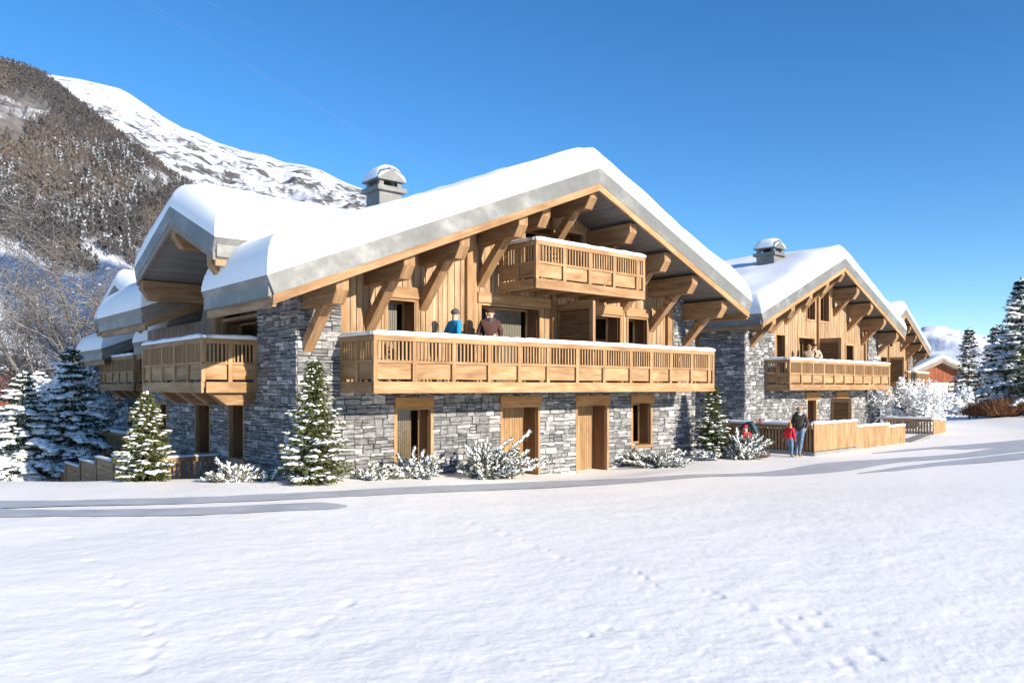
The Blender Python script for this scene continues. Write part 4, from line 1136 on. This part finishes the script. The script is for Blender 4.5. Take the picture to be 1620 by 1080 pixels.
# added horn, out of view, shaped to shadow the wooded slope's foot
def unseen_shadow_ridge(pc, ph, sc_, h, sp, ss, n=110):
    ux, uy = math.sin(rad(SUN_AZ)), math.cos(rad(SUN_AZ)); px_, py_ = -uy, ux
    P, Q = np.meshgrid(np.linspace(-ph - 3.4 * sp, ph + 3.4 * sp, n), np.linspace(-3.4 * ss, 3.4 * ss, n))
    dp = np.maximum(0, np.abs(P) - ph) / sp; ds = np.abs(Q) / ss; e = np.exp(-.8 * dp ** 1.7 - .8 * ds ** 1.7)
    X = px_ * (pc + P) + ux * (sc_ + Q); Y = py_ * (pc + P) + uy * (sc_ + Q)
    z = h * e * (1 + (fbm(X / 45, Y / 45, 5, 63) - .5) * .35) - 4
    idx = np.arange(n * n).reshape(n, n); q = np.stack([idx[:-1, :-1].ravel(), idx[:-1, 1:].ravel(), idx[1:, 1:].ravel(), idx[1:, :-1].ravel()], 1)
    o = np_mesh('mountain', np.stack([X.ravel(), Y.ravel(), z.ravel()], 1), q, M['mount'], smooth=True); o['kind'] = 'structure'  # unseen mountain, added only for the shadow it casts
unseen_shadow_ridge(207, 78, 560, 445, 30, 95)
# the bare wood on the near slope: thousands of small leafless trees nobody could count
def forest(name, faz, frr, fz, n, seed):
    rs = np.random.RandomState(seed); nr, na = fz.shape
    ia = rs.rand(n * 3) * (na - 1.01); ir = (rs.rand(n * 3) ** .9) * (nr / 1.35 + 3)
    i0 = ir.astype(int).clip(0, nr - 2); j0 = ia.astype(int).clip(0, na - 2); fi = ir - i0; fj = ia - j0
    z = (fz[i0, j0] * (1 - fi) + fz[i0 + 1, j0] * fi) * (1 - fj) + (fz[i0, j0 + 1] * (1 - fi) + fz[i0 + 1, j0 + 1] * fi) * fj
    a = faz[j0] * (1 - fj) + faz[j0 + 1] * fj; r = frr[i0] * (1 - fi) + frr[i0 + 1] * fi
    X, Y = np.sin(a) * r, np.cos(a) * r
    px = 810 + FP * X / Y; py = 612 - FP * (z - CAMZ) / Y
    cover = fbm(px * .011, py * .014, 4, 51)                      # clearings of open snow among the trees
    T = (r - frr[0]) / (1150 - 330)
    keep = (cover > .34) | (T > .93)
    keep &= ~(((px - 35) / 48) ** 2 + ((py - 172) / 30) ** 2 < 1 + .8 * (rs.rand(n * 3) - .5)) | (rs.rand(n * 3) < .12)
    keep &= ~(((px - 245) / 26) ** 2 + ((py - 288) / 22) ** 2 < 1) | (rs.rand(n * 3) < .15)
    keep &= (py < 428 + 26 * (fbm(px * .02, px * 0, 2, 5) - .5)) & (py > 60)
    ok = np.where(keep)[0][:n]; X, Y, z, px, py = X[ok], Y[ok], z[ok], px[ok], py[ok]; m = len(ok)
    warm = np.clip((fbm(px * .016 + 5, py * .02, 3, 77) - .38) * 3.2, 0, 1)
    kb = 9
    h = rs.uniform(6, 12, m)
    base = np.repeat(np.stack([X, Y, z - .5], 1), kb, 0); hh = np.repeat(h, kb)
    first = np.tile(np.arange(kb) == 0, m); lo = np.where(first, 0, rs.uniform(.25, .85, m * kb))
    an = rs.rand(m * kb) * 6.28; ln = np.where(first, 1.0, rs.uniform(.18, .36, m * kb)) * hh; sl_ = np.where(first, .03, rs.uniform(.45, .8, m * kb))
    b = base + np.stack([0 * hh, 0 * hh, hh * lo], 1)
    tip = b + np.stack([np.cos(an) * sl_ * ln, np.sin(an) * sl_ * ln, np.sqrt(1 - sl_ ** 2) * ln], 1)
    V, F = slivers(b, tip, np.where(first, .02, rs.uniform(.03, .075, m * kb)) * hh, rs)
    tone = np.clip(np.repeat(warm, kb) * .75 + rs.normal(.12, .14, m * kb), 0, 1)
    o = np_mesh(name, V, F, M['wood_far'], None, tone); o['kind'] = 'stuff'
    o['label'] = 'leafless brown wood covering the near mountain slope'; o['category'] = 'woodland'
    # frosted conifers low on the slope
    k = np.where((fbm(px * .02 + 40, py * .02, 3, 91) > .52) & (py > 235))[0][:1300]
    kb = 10; h = rs.uniform(8, 15, len(k)); base = np.repeat(np.stack([X[k] + 2, Y[k] - 2, z[k]], 1), kb, 0); hh = np.repeat(h, kb)
    lv = rs.uniform(.1, .95, len(k) * kb); an = rs.rand(len(k) * kb) * 6.28; rad_ = hh * .22 * (1 - lv)
    b = base + np.stack([0 * hh, 0 * hh, hh * np.minimum(lv + .12, 1)], 1); tip = base + np.stack([np.cos(an) * rad_, np.sin(an) * rad_, hh * lv], 1)
    V, F = slivers(b, tip, hh * .06, rs)
    o = np_mesh('frosted_conifers', V, F, M['frost_far'], None, rs.rand(len(V) // 4)); o['kind'] = 'stuff'
    o['label'] = 'frosted conifers scattered through the wood on the slope'; o['category'] = 'woodland'
M['wood_far'] = leaf('far_bare_wood', (.066, .064, .069), (.155, .128, .108), .9)
M['frost_far'] = leaf('far_frosted_needles', (.06, .072, .072), (.50, .53, .58), .9)
forest('bare_wood', faz, frr, fz, 30000, 7)
# ------------------------------------------------------------------ people
def cloth(name, col, var=.15): return plain(name, col, .85, var, 14, 0, .3, .2)
def person(label, loc, face, H, J={}, cols={}, hat=None, hair=None, scarf=None, hood=None, bulk=1., leg=1.):
    """one figure: joints -> skin surface; cols: skin, top, legs, shoes"""
    k = H / 1.75
    D = dict(pel=(0, 0, .96), spi=(0, 0, 1.12), che=(0, .0, 1.32), nec=(0, .0, 1.475), hd0=(0, .02, 1.565), hd1=(0, .03, 1.66),
             shL=(-.185, 0, 1.405), elL=(-.25, -.03, 1.14), wrL=(-.25, .07, .91), haL=(-.25, .10, .84),
             shR=(.185, 0, 1.405), elR=(.25, -.03, 1.14), wrR=(.25, .07, .91), haR=(.25, .10, .84),
             hpL=(-.095, 0, .90), knL=(-.105, .03, .50), anL=(-.105, -.02, .09), toL=(-.115, .14, .045),
             hpR=(.095, 0, .90), knR=(.105, .03, .50), anR=(.105, -.02, .09), toR=(.115, .14, .045))
    D.update({a: b for a, b in J.items() if a != 'look'})
    rad_ = dict(pel=.150 * bulk, spi=.145 * bulk, che=.155 * bulk, nec=.062, hd0=.082, hd1=.098, sh=.078 * bulk, el=.058 * bulk, wr=.040, ha=.036, hp=.098 * leg, kn=.064 * leg, an=.046, to=.042)
    E = [('pel', 'spi'), ('spi', 'che'), ('che', 'nec'), ('nec', 'hd0'), ('hd0', 'hd1')]
    for s in 'LR': E += [('che', 'sh' + s), ('sh' + s, 'el' + s), ('el' + s, 'wr' + s), ('wr' + s, 'ha' + s), ('pel', 'hp' + s), ('hp' + s, 'kn' + s), ('kn' + s, 'an' + s), ('an' + s, 'to' + s)]
    names = list(D); me = bpy.data.meshes.new('sk'); me.from_pydata([D[n] for n in names], [(names.index(a), names.index(b)) for a, b in E], [])
    o = bpy.data.objects.new('sk', me); COL.objects.link(o)
    o.modifiers.new('s', 'SKIN'); sv = me.skin_vertices[0].data
    for i, n in enumerate(names):
        r = rad_.get(n, rad_.get(n[:-1])); sv[i].radius = (r, r); sv[i].use_root = (n == 'pel')
    o.modifiers[0].use_smooth_shade = True
    ss = o.modifiers.new('ss', 'SUBSURF'); ss.levels = 2; ss.render_levels = 2
    dg = bpy.context.evaluated_depsgraph_get(); dg.update(); ev = o.evaluated_get(dg); m2 = bpy.data.meshes.new_from_object(ev)
    V = np.array([v.co[:] for v in m2.vertices]); F = [tuple(p.vertices) for p in m2.polygons]
    bpy.data.objects.remove(o); bpy.data.meshes.remove(me); bpy.data.meshes.remove(m2)
    mats = [cols['skin'], cols['top'], cols['legs'], cols['shoes'], M['feature']]
    kind = {'nec': 0, 'hd0': 0, 'hd1': 0, 'ha': 0, 'pel': 1, 'spi': 1, 'che': 1, 'sh': 1, 'el': 1, 'wr': 1, 'hp': 2, 'kn': 2, 'an': 3, 'to': 3}
    seg = []
    for a, b in E:
        ka = kind.get(a, kind.get(a[:-1])); kb = kind.get(b, kind.get(b[:-1]))
        if (a, b) == ('che', 'nec'): kb = 1
        if a[:-1] == 'kn': kb = 2
        if a == 'pel' and b.startswith('hp'): ka = 1
        seg.append((np.array(D[a]), np.array(D[b]), ka, kb))
    mi = []
    for f in F:
        c = V[list(f)].mean(0); best = None
        for a, b, ka, kb in seg:
            t = np.clip((c - a) @ (b - a) / ((b - a) @ (b - a) + 1e-9), 0, 1); d = np.linalg.norm(c - a - (b - a) * t)
            if best is None or d < best[0]: best = (d, kb if t > .55 else ka)
        mi.append(best[1])
    VV = [V]; FF = list(F); n0 = len(V)
    def blob(c, s, mat, ref=ICO1):
        nonlocal n0
        v, f = ref; VV.append(v * np.array(s) + np.array(c)); FF.extend([tuple(x + n0 for x in q) for q in f]); mi.extend([mat] * len(f)); n0 += len(v)
    h0, h1 = np.array(D['hd0']), np.array(D['hd1']); up = (h1 - h0) / np.linalg.norm(h1 - h0)
    fw = np.array(J.get('look', (0, 1, 0)), float); fw = fw - up * (fw @ up); fw /= np.linalg.norm(fw); sd = np.cross(fw, up)
    hc = (h0 + h1) / 2 + up * .012
    blob(hc + fw * .098 - up * .01, (.016, .02, .024), 0); blob(hc + fw * .088 - up * .055, (.026, .012, .007), 4)
    for s in (-1, 1):
        blob(hc + fw * .088 + sd * .033 * s + up * .02, (.012, .009, .008), 4); blob(hc + sd * .093 * s, (.014, .022, .032), 0)
    # hands: four fingers and a thumb, slightly curled
    for s in 'LR':
        w_, h_ = np.array(D['wr' + s]), np.array(D['ha' + s]); d = (h_ - w_) / (np.linalg.norm(h_ - w_) + 1e-9)
        ax = np.cross(d, (1, 0, 0)); ax /= np.linalg.norm(ax) + 1e-9; inn = np.cross(d, ax)
        fb = MB()
        for q, (off, ln) in enumerate(((-.027, .066), (-.009, .075), (.009, .072), (.027, .058))):
            b = h_ + ax * off + d * .012; m = b + d * ln * .55 + inn * .006; e = b + d * ln * .9 + inn * .026
            fb.tube([b, m, e], [.0095, .0088, .007], 5)
        sg = 1 if ax[1] > 0 else -1
        b = h_ - d * .03 + ax * .028 * sg; fb.tube([b, b + ax * .022 * sg + d * .03, b + ax * .026 * sg + d * .058 + inn * .01], [.011, .0098, .008], 5)
        VV.append(np.array(fb.v)); FF.extend([tuple(x + n0 for x in q) for q in fb.f]); mi.extend([0] * len(fb.f)); n0 += len(fb.v)
    VV = np.concatenate(VV) * k
    me = bpy.data.meshes.new('person'); me.from_pydata(VV.tolist(), [], FF)
    for m in mats: me.materials.append(m)
    me.polygons.foreach_set('material_index', mi); me.polygons.foreach_set('use_smooth', [True] * len(FF)); me.update()
    o = bpy.data.objects.new('person', me); COL.objects.link(o); tag(o, label, 'person')
    o.location = loc; o.rotation_euler = (0, 0, math.atan2(-face[0], face[1]))
    def extra(nm, cs, ss, mat, ref=ICO2, rough=.06, low=.45):
        rs = np.random.RandomState(3); v, f = ref; P = []; Q = []; n = 0
        B = np.stack([sd, fw, up], 0)
        for c, s in zip(cs, ss):
            vv = v * (1 + rough * rs.randn(len(v), 1)) * np.array(s); P.append((vv @ B + np.array(c)) * k); Q.append(f + n); n += len(v)
        return np_mesh(nm, np.concatenate(P), np.concatenate(Q), mat, o, smooth=True)
    if hair: extra('hair', [hc + up * .05 - fw * .032, hc - fw * .052 + up * .0], [(.103, .096, .070), (.098, .062, hair[1] if len(hair) > 1 else .085)], hair[0], rough=.09)
    if hat: extra('hat', [hc + up * .062 - fw * .016, hc + up * .044 - fw * .012], [(.105, .108, .088), (.110, .114, .024)], hat)
    nk = np.array(D['nec'])
    if scarf: extra('scarf', [nk + up * .025 + fw * .02, nk + fw * .08 - up * .05], [(.105, .105, .05), (.06, .03, .09)], scarf, rough=.08)
    if hood: extra('hood', [nk + up * .02 - fw * .07, nk + up * .0 + sd * .09, nk - sd * .09], [(.14, .09, .07), (.055, .075, .05), (.055, .075, .05)], hood, rough=.12)
    return o
M['feature'] = plain('face_features', (.10, .045, .04), .7, .1)
SKIN = plain('skin', (.60, .37, .27), .6, .06, 6)
blue, brownc, navy, jean = cloth('blue_jacket', (.02, .25, .52)), cloth('brown_coat', (.085, .042, .036)), cloth('navy_trousers', (.02, .03, .06)), cloth('blue_jeans', (.13, .20, .30), .35)
beige, sand, teal, red = cloth('beige_coat', (.40, .31, .23)), cloth('sand_coat', (.50, .43, .33)), cloth('teal_jacket', (.05, .105, .125)), cloth('red_jacket', (.62, .03, .045))
dk, boot, tan = cloth('dark_coat', (.06, .052, .045)), cloth('black_boots', (.03, .028, .026)), cloth('tan_boots', (.34, .19, .06))
greyw, mauve, ging, brn, wht = cloth('grey_wool', (.085, .075, .08)), cloth('mauve_wool', (.22, .13, .16)), cloth('ginger_hair', (.36, .15, .045), .3), cloth('brown_hair', (.06, .032, .02), .3), cloth('pale_wool', (.5, .47, .45))
blond = cloth('fair_hair', (.30, .18, .085), .3)
u1, v1, u2_, v2_ = F1.u, F1.v, F2.u, F2.v
FLR = 2.562
arms_pocket = dict(elL=(-.27, -.09, 1.15), wrL=(-.19, .06, 1.0), haL=(-.15, .10, .98), elR=(.27, -.09, 1.15), wrR=(.19, .06, 1.0), haR=(.15, .10, .98))
person('person in a bright blue jacket and grey beanie standing on the long balcony', F1.w(3.93, -.62, FLR), u1, 1.84, dict(arms_pocket, hd1=(0, .035, 1.655)), dict(skin=SKIN, top=blue, legs=navy, shoes=boot), hat=greyw, bulk=1.05)
person('person with dark hair in a brown coat and grey scarf by the balcony door', F1.w(5.0, -.72, FLR), (-v1[0] * .8 - u1[0] * .55, -v1[1] * .8 - u1[1] * .55), 1.93, dict(elL=(-.27, -.04, 1.13), elR=(.28, -.06, 1.13), wrL=(-.20, .10, .98), haL=(-.15, .14, .98), wrR=(.24, .10, .96), haR=(.2, .16, .95)), dict(skin=SKIN, top=brownc, legs=boot, shoes=boot), hair=(brn,), scarf=greyw, hood=brownc, bulk=1.16)
person('fair-haired person in a beige coat, left of the two on the middle chalet balcony', F2.w(4.42, -.62, FLR), (u2_[0] + v2_[0] * .35, u2_[1] + v2_[1] * .35), 1.78, dict(elR=(.26, .12, 1.2), wrR=(.16, .30, 1.25), haR=(.12, .34, 1.27)), dict(skin=SKIN, top=beige, legs=navy, shoes=boot), hair=(blond, .14), bulk=1.1)
person('dark-haired person in a sand coat, right of the two on the middle chalet balcony', F2.w(4.95, -.62, FLR), (-u2_[0] - v2_[0] * .6, -u2_[1] - v2_[1] * .6), 1.84, dict(elL=(-.28, .05, 1.16), wrL=(-.18, .24, 1.15), haL=(-.12, .30, 1.16)), dict(skin=SKIN, top=sand, legs=navy, shoes=boot), hair=(brn,), bulk=1.12)
gx, gy, gzz = at(1265, 26.25)
person('person in a dark brown coat and jeans standing before the terrace fence', (gx, gy, gzz), (-.55, -.85), 1.68, dict(look=(-.5, .8, -.2), hd0=(-.01, .03, 1.565), hd1=(-.02, .06, 1.655), anL=(-.03, .16, .09), toL=(-.10, .30, .045), knL=(-.07, .10, .50), elL=(-.28, .06, 1.16), wrL=(-.26, .22, 1.0), haL=(-.25, .27, .95)), dict(skin=SKIN, top=dk, legs=jean, shoes=tan), hair=(blond,), scarf=wht, hood=boot, bulk=1.12)
cx, cy, cz = at(1249.5, 25.95)
person('child in a red jacket and jeans leaning against the person in the dark coat', (cx, cy, cz), (.75, .65), 1.16, dict(elL=(-.28, -.06, 1.15), wrL=(-.27, -.12, .95), haL=(-.27, -.13, .89), anL=(.02, .10, .09), toL=(.03, .26, .045), knL=(-.05, .08, .50), hd0=(0, .03, 1.555), hd1=(0, .04, 1.66)), dict(skin=SKIN, top=red, legs=jean, shoes=boot), hair=(ging, .16), bulk=1.12, leg=1.1)
bx, by, bz = at(1183, 26.9)
person('person in a teal jacket and mauve hat bending over a child', (bx, by, bz), (.93, -.36), 1.7, dict(pel=(0, -.22, .86), spi=(0, -.10, 1.0), che=(0, .10, 1.12), nec=(0, .24, 1.18), hd0=(0, .32, 1.20), hd1=(0, .41, 1.19), look=(0, .35, -1), shL=(-.17, .15, 1.14), elL=(-.2, .26, .88), wrL=(-.14, .38, .66), haL=(-.12, .42, .60), shR=(.17, .15, 1.14), elR=(.2, .26, .88), wrR=(.14, .40, .68), haR=(.12, .44, .62), hpL=(-.1, -.22, .82), hpR=(.1, -.22, .82), knL=(-.11, .0, .47), knR=(.11, .04, .47), anL=(-.11, -.08, .09), anR=(.11, -.06, .09), toL=(-.12, .08, .045), toR=(.12, .10, .045)), dict(skin=SKIN, top=teal, legs=brownc, shoes=boot), hat=mauve, bulk=1.1)
bx, by, bz = at(1185, 26.3)
person('child in red crouching behind the grey-green shrub', (bx, by, bz), (-.5, .6), 1.5, dict(pel=(0, 0, .42), spi=(0, .04, .60), che=(0, .10, .80), nec=(0, .14, .95), hd0=(0, .16, 1.04), hd1=(0, .18, 1.14), shL=(-.18, .11, .88), elL=(-.24, .2, .68), wrL=(-.16, .36, .60), haL=(-.13, .42, .58), shR=(.18, .11, .88), elR=(.24, .2, .68), wrR=(.16, .36, .60), haR=(.13, .42, .58), hpL=(-.1, .02, .38), hpR=(.1, .02, .38), knL=(-.15, .36, .46), knR=(.15, .36, .46), anL=(-.13, .12, .09), anR=(.13, .12, .09), toL=(-.14, .28, .045), toR=(.14, .28, .045)), dict(skin=SKIN, top=red, legs=navy, shoes=boot), hat=red, bulk=1.15, leg=1.15)
# bag left on the snow
t = thing('travel_bag', 'soft dark brown bag lying on the snow beside the shrub', 'bag', at(1206, 25.5), .4)
V, F = blobs(np.array([(0, 0, .13)]), np.array([(.30, .19, .2)]), np.array([(1., 0.)]), np.random.RandomState(2), ICO2, .05); V[:, 2] = np.maximum(V[:, 2], -.02)
np_mesh('bag_body', V, F, brownc, t, smooth=True)
hb = MB(); hb.tube([(-.12, 0, .30), (-.09, 0, .39), (.0, 0, .42), (.09, 0, .39), (.12, 0, .30)], [.014] * 5, 6); hb.build('handle', boot, t, smooth=True)

# ------------------------------------------------------------------ balcony furniture
def chair(label, loc, rz):
    t = thing('wooden_chair', label, 'chair', loc, rz, 'wooden chairs on the balconies')
    s = MB(); s.box(-.22, .22, -.22, .22, .42, .45); s.build('seat', M['larch'], t)
    for x in (-.2, .2):
        for y, h in ((-.2, .44), (.2, .92)):
            l = MB(); l.box(x - .022, x + .022, y - .022, y + .022, 0, .419 if y < 0 else h); l.build('leg', M['larch'], t)
    b = MB()
    for z in (.56, .68, .80): b.box(-.177, .177, .19, .21, z, z + .08)
    b.build('backrest', M['larch'], t)
chair('wooden chair at the left end of the long balcony, behind its balusters', F1.w(2.15, -.75, FLR), F1.rot + .6)
chair('wooden chair behind the rail of the small upper balcony', F1.w(7.3, -.7, 5.275), F1.rot + 2.6)

# ------------------------------------------------------------------ fences and terraces
def snow_strip(parent, Mp, a, b, q0, q1, z, h=.07):
    mb = MB(); n = max(3, int((b - a) / .2)); rings = []
    for i in range(n + 1):
        s = a + (b - a) * i / n; hh = h * R.uniform(.8, 1.15); m = (q0 + q1) / 2
        rings.append([Mp(s, q0 - .02, z), Mp(s, q0 - .02, z + hh * .6), Mp(s, m, z + hh), Mp(s, q1 + .02, z + hh * .6), Mp(s, q1 + .02, z)])
    pts = [p for r in rings for p in r]
    fc = [(i * 5 + j, i * 5 + j + 1, (i + 1) * 5 + j + 1, (i + 1) * 5 + j) for i in range(n) for j in range(4)] + [tuple(range(5)), tuple(range(n * 5, n * 5 + 5))]
    mb.poly(pts, fc); return mb.build('snow_cap', M['snow'], parent, smooth=True)
def W1(s, q, z): return (s, q, z)
# stepped screen left of the front chalet (frame of the chalet, runs back along b at a=-2.2)
sf = thing('stepped_fence', 'weathered board fence stepping down to the left below the side balconies', 'fence', (*F1.w(-2.2, 4.6)[:2], 0), F1.rot + math.pi / 2)
bs = [4.6, 6.31, 8.12, 10.02, 12.0, 13.84, 15.77]; zs = [.58, .42, .22, -.02, -.33, -.60]
LS = lambda s, q, z: (s - 4.6, q, z)
for i in range(6):
    a, b, z = bs[i], bs[i + 1], zs[i]; pn = MB(); y = z - 1.25; hb = .16
    while y < z - .02:
        pn.box(a + .012, b - .012, 0, .04, y, min(y + hb - .008, z), Mp=LS); y += hb
    p = pn.build('board_panel', M['fence'], sf)
    po = MB(); po.box(b - .05, b + .05, -.015, .07, z - 1.3, z + .01, Mp=LS); po.build('post', M['fence'], sf)
    cp = MB(); cp.box(a, b, -.03, .085, z + .012, z + .05, Mp=LS); cp.build('cap_board', M['grey_wood'], sf)
    snow_strip(sf, LS, a + .02, b - .02, -.03, .085, z + .05, .05)
# picket fence from the wall to the stepped fence
pf = thing('picket_fence', 'brown picket fence between the shaded stone wall and the stepped fence', 'fence', (*F1.w(-2.2, 4.68)[:2], 0), F1.rot)
def picket_run(root, n, L, z0, z1, wd=.075, mat='larch', step=None, W=W1):
    rl = MB(); rl.box(0, L, -.03, .09, z1 - .14, z1, Mp=W); rl.build('top_rail', M[mat], root)
    rl = MB(); rl.box(0, L, .055, .085, z0 + .12, z0 + .2, Mp=W); rl.build('bottom_rail', M[mat], root)
    st = L / n
    for i in range(n):
        m = MB(); c = st * (i + .5); m.box(c - wd / 2, c + wd / 2, .02, .05, z0, z1 - .141, Mp=W); m.build('picket', M[mat], root)
picket_run(pf, 18, 2.18, -.7, .62, .07, 'beam'); snow_strip(pf, W1, 0, 2.18, -.03, .09, .62, .05)

# terrace of the middle chalet: pickets on the shaded side, stepped board panels on the sunny side
fx, fy = 10.17, 26.5
tf = thing('terrace_fence', 'terrace enclosure of the middle chalet, pickets on one side and sunlit boards on the other', 'fence', (fx, fy, 0), F2.rot)
Wl = lambda s, q, z: (q, s, z)
rl = MB(); rl.box(.0, 4.6, -.06, .08, 1.03, 1.15, Mp=Wl); rl.build('top_rail', M['fence'], tf)
for i in range(36):
    m = MB(); c = .10 + i * .125; m.box(c - .038, c + .038, .01, .04, .25, 1.029, Mp=Wl); m.build('picket', M['fence'], tf)
bl = MB(); bl.box(.0, 4.6, .052, .07, .25, 1.0, Mp=Wl); bl.build('backing_board', M['brown'], tf)
pl = MB(); pl.box(-.06, 4.6, -.07, .12, -.5, .22, Mp=Wl); pl.build('plinth', M['concrete'], tf)
snow_strip(tf, Wl, 0, 4.6, -.06, .08, 1.15, .11)
s0 = 0.
for i, (L, zt_, zb_, sl_) in enumerate(((3.45, 1.15, .27, 0), (3.05, .93, .12, 0), (1.75, .82, .03, 0))):
    pn = MB(); st = L / int(L / .2); x = s0
    while x < s0 + L - .05: pn.box(x + .003, x + st - .003, -.05 + .03 * i, -.01 + .03 * i, zb_, zt_); x += st
    pn.build('board_panel', M['larch'], tf)
    fr = MB(); fr.box(s0 - .03, s0 + L, -.065 + .03 * i, .03 + .03 * i, zt_ + .001, zt_ + .05); fr.build('cap_board', M['larch'], tf)
    pl = MB(); pl.box(s0 - .06, s0 + L + .04, -.09 + .03 * i, .15, -.6, zb_ - .02); pl.build('plinth', M['concrete'], tf)
    snow_strip(tf, W1, s0 - .02, s0 + L - .02, -.06 + .03 * i, .03 + .03 * i, zt_ + .05, .09)
    s0 += L
# second enclosure near the farthest chalet
f2 = thing('terrace_fence', 'small picket and board enclosure by the road bend, beyond the frosted bush trunk', 'fence', (*at(1475, 36.2)[:2], .1), F2.rot)
for i in range(17):
    m = MB(); c = .10 + i * .125; m.box(c - .038, c + .038, .01, .04, -.4, .75, Mp=Wl); m.build('picket', M['fence'], f2)
rl = MB(); rl.box(0, 2.2, -.06, .08, .751, .86, Mp=Wl); rl.build('top_rail', M['fence'], f2); snow_strip(f2, Wl, 0, 2.2, -.06, .08, .86, .1)
s0 = 0.
for L, zt_ in ((.8, .86), (.85, .78)):
    pn = MB(); st = L / 4
    for q in range(4): pn.box(s0 + q * st + .003, s0 + (q + 1) * st - .003, -.05, -.01, -.35, zt_)
    pn.build('board_panel', M['larch'], f2); snow_strip(f2, W1, s0, s0 + L - .01, -.06, .03, zt_, .09); s0 += L
# snowy ramp kerb between the two enclosures
rk = MB(); rk.prism([(0, 0, -.5), (2.6, 0, -.5), (2.6, 0, .28), (0, 0, .02)], (0, .5, 0), (1, 0, 0)); o = rk.build('ramp_wall', M['concrete'], None)
o.location = (*at(1436, 32.0)[:2], .12); o.rotation_euler = (0, 0, F2.rot); tag(o, 'low concrete ramp edge between the two terrace enclosures', 'wall')

# ------------------------------------------------------------------ houses far off
def house(label, loc, rz, w_, d_, h_, rise, wallm, gabm, over=.8, group=None):
    t = thing('wooden_house', label, 'house', loc, rz, group)
    mb = MB(); mb.box(-w_ / 2, w_ / 2, 0, d_, -1, h_); wl = mb.build('wall', M[wallm], t)
    gm = MB(); gm.prism([(-w_ / 2, -.05, h_ - .4), (w_ / 2, -.05, h_ - .4), (w_ / 2, -.05, h_), (0, -.05, h_ + rise), (-w_ / 2, -.05, h_)], (0, .2, 0), (0, 0, 1)); gm.build('gable', M[gabm], t)
    zt = lambda a: h_ + rise + .25 - (rise / (w_ / 2)) * abs(a)
    rf, z_ = gable_roof(t, Mf, -w_ / 2 - over, 0, w_ / 2 + over, h_ + rise + .25, rise / (w_ / 2), rise / (w_ / 2), -over, d_ + over, True, mh=.2, wh=.12, over=1.)
    snow_roof(rf, Mf, [(-w_ / 2 - over, -over), (w_ / 2 + over, -over), (w_ / 2 + over, d_ + over), (-w_ / 2 - over, d_ + over)], z_, .35, .4, 3, ridge=0, step=1.)
    for x in (-w_ * .28, w_ * .22):
        opening(t, 'window', Mf, x - .5, x + .5, 1.0, 2.1, -.04, .0 + .12, None, .1, 'dark', True)
    return t
M['cream'] = plain('cream_render', (.62, .55, .44), .85, .08)
house('red-brown wooden house behind the frosted bushes, right of the farthest chalet', (*at(1484, 76)[:2], .4), rad(6), 7.6, 8, 2.9, 1.75, 'cream', 'redwood')
house('little red-brown house low at the left edge, beyond the spruces', ((8 - 810) / FP * 102, 102, -.8), rad(28), 8, 9, 3.6, 1.9, 'redwood', 'redwood')
# hut high on the mountain: placed on its slope
def on_slope(px, py, name):
    o = bpy.data.objects[name]; best = None
    n = len(o.data.vertices); co = np.empty(n * 3); o.data.vertices.foreach_get('co', co); co = co.reshape(-1, 3)
    qx = 810 + FP * co[:, 0] / co[:, 1]; qy = 612 - FP * (co[:, 2] - CAMZ) / co[:, 1]
    return co[np.argmin((qx - px) ** 2 + (qy - py) ** 2)]
hp = on_slope(489, 309, 'mountain')
house('tiny dark hut alone on the snowy mountainside above the roofs', (float(hp[0]), float(hp[1]), float(hp[2]) + 1), rad(-15), 20, 14, 5, 4, 'brown', 'brown', 2)

# ------------------------------------------------------------------ cables crossing the sky
M['cable'] = plain('cable', (.35, .36, .38), .6, .05)
for i, (p0, p1) in enumerate((((150, -60), (760, 305)), ((265, 0), (730, 290)), ((345, -10), (640, 150)))):
    lab = ['lowest thin cable crossing the sky towards the chimney', 'middle thin cable crossing the sky', 'uppermost thin cable crossing the sky'][i]
    d0, d1 = 70, 150; A = Vector(((p0[0] - 810) / FP * d0, d0, CAMZ + (612 - p0[1]) / FP * d0)); B_ = Vector(((p1[0] - 810) / FP * d1, d1, CAMZ + (612 - p1[1]) / FP * d1))
    A = A + (A - B_) * .6; B_ = B_ + (B_ - A) * .25
    pts = [A.lerp(B_, k / 24) - Vector((0, 0, 6 * (k / 24) * (1 - k / 24))) for k in range(25)]
    mb = MB(); mb.tube(pts, [.0045] * 25, 4); o = mb.build('power_cable', M['cable']); tag(o, lab, 'cable', 'cables crossing the sky')
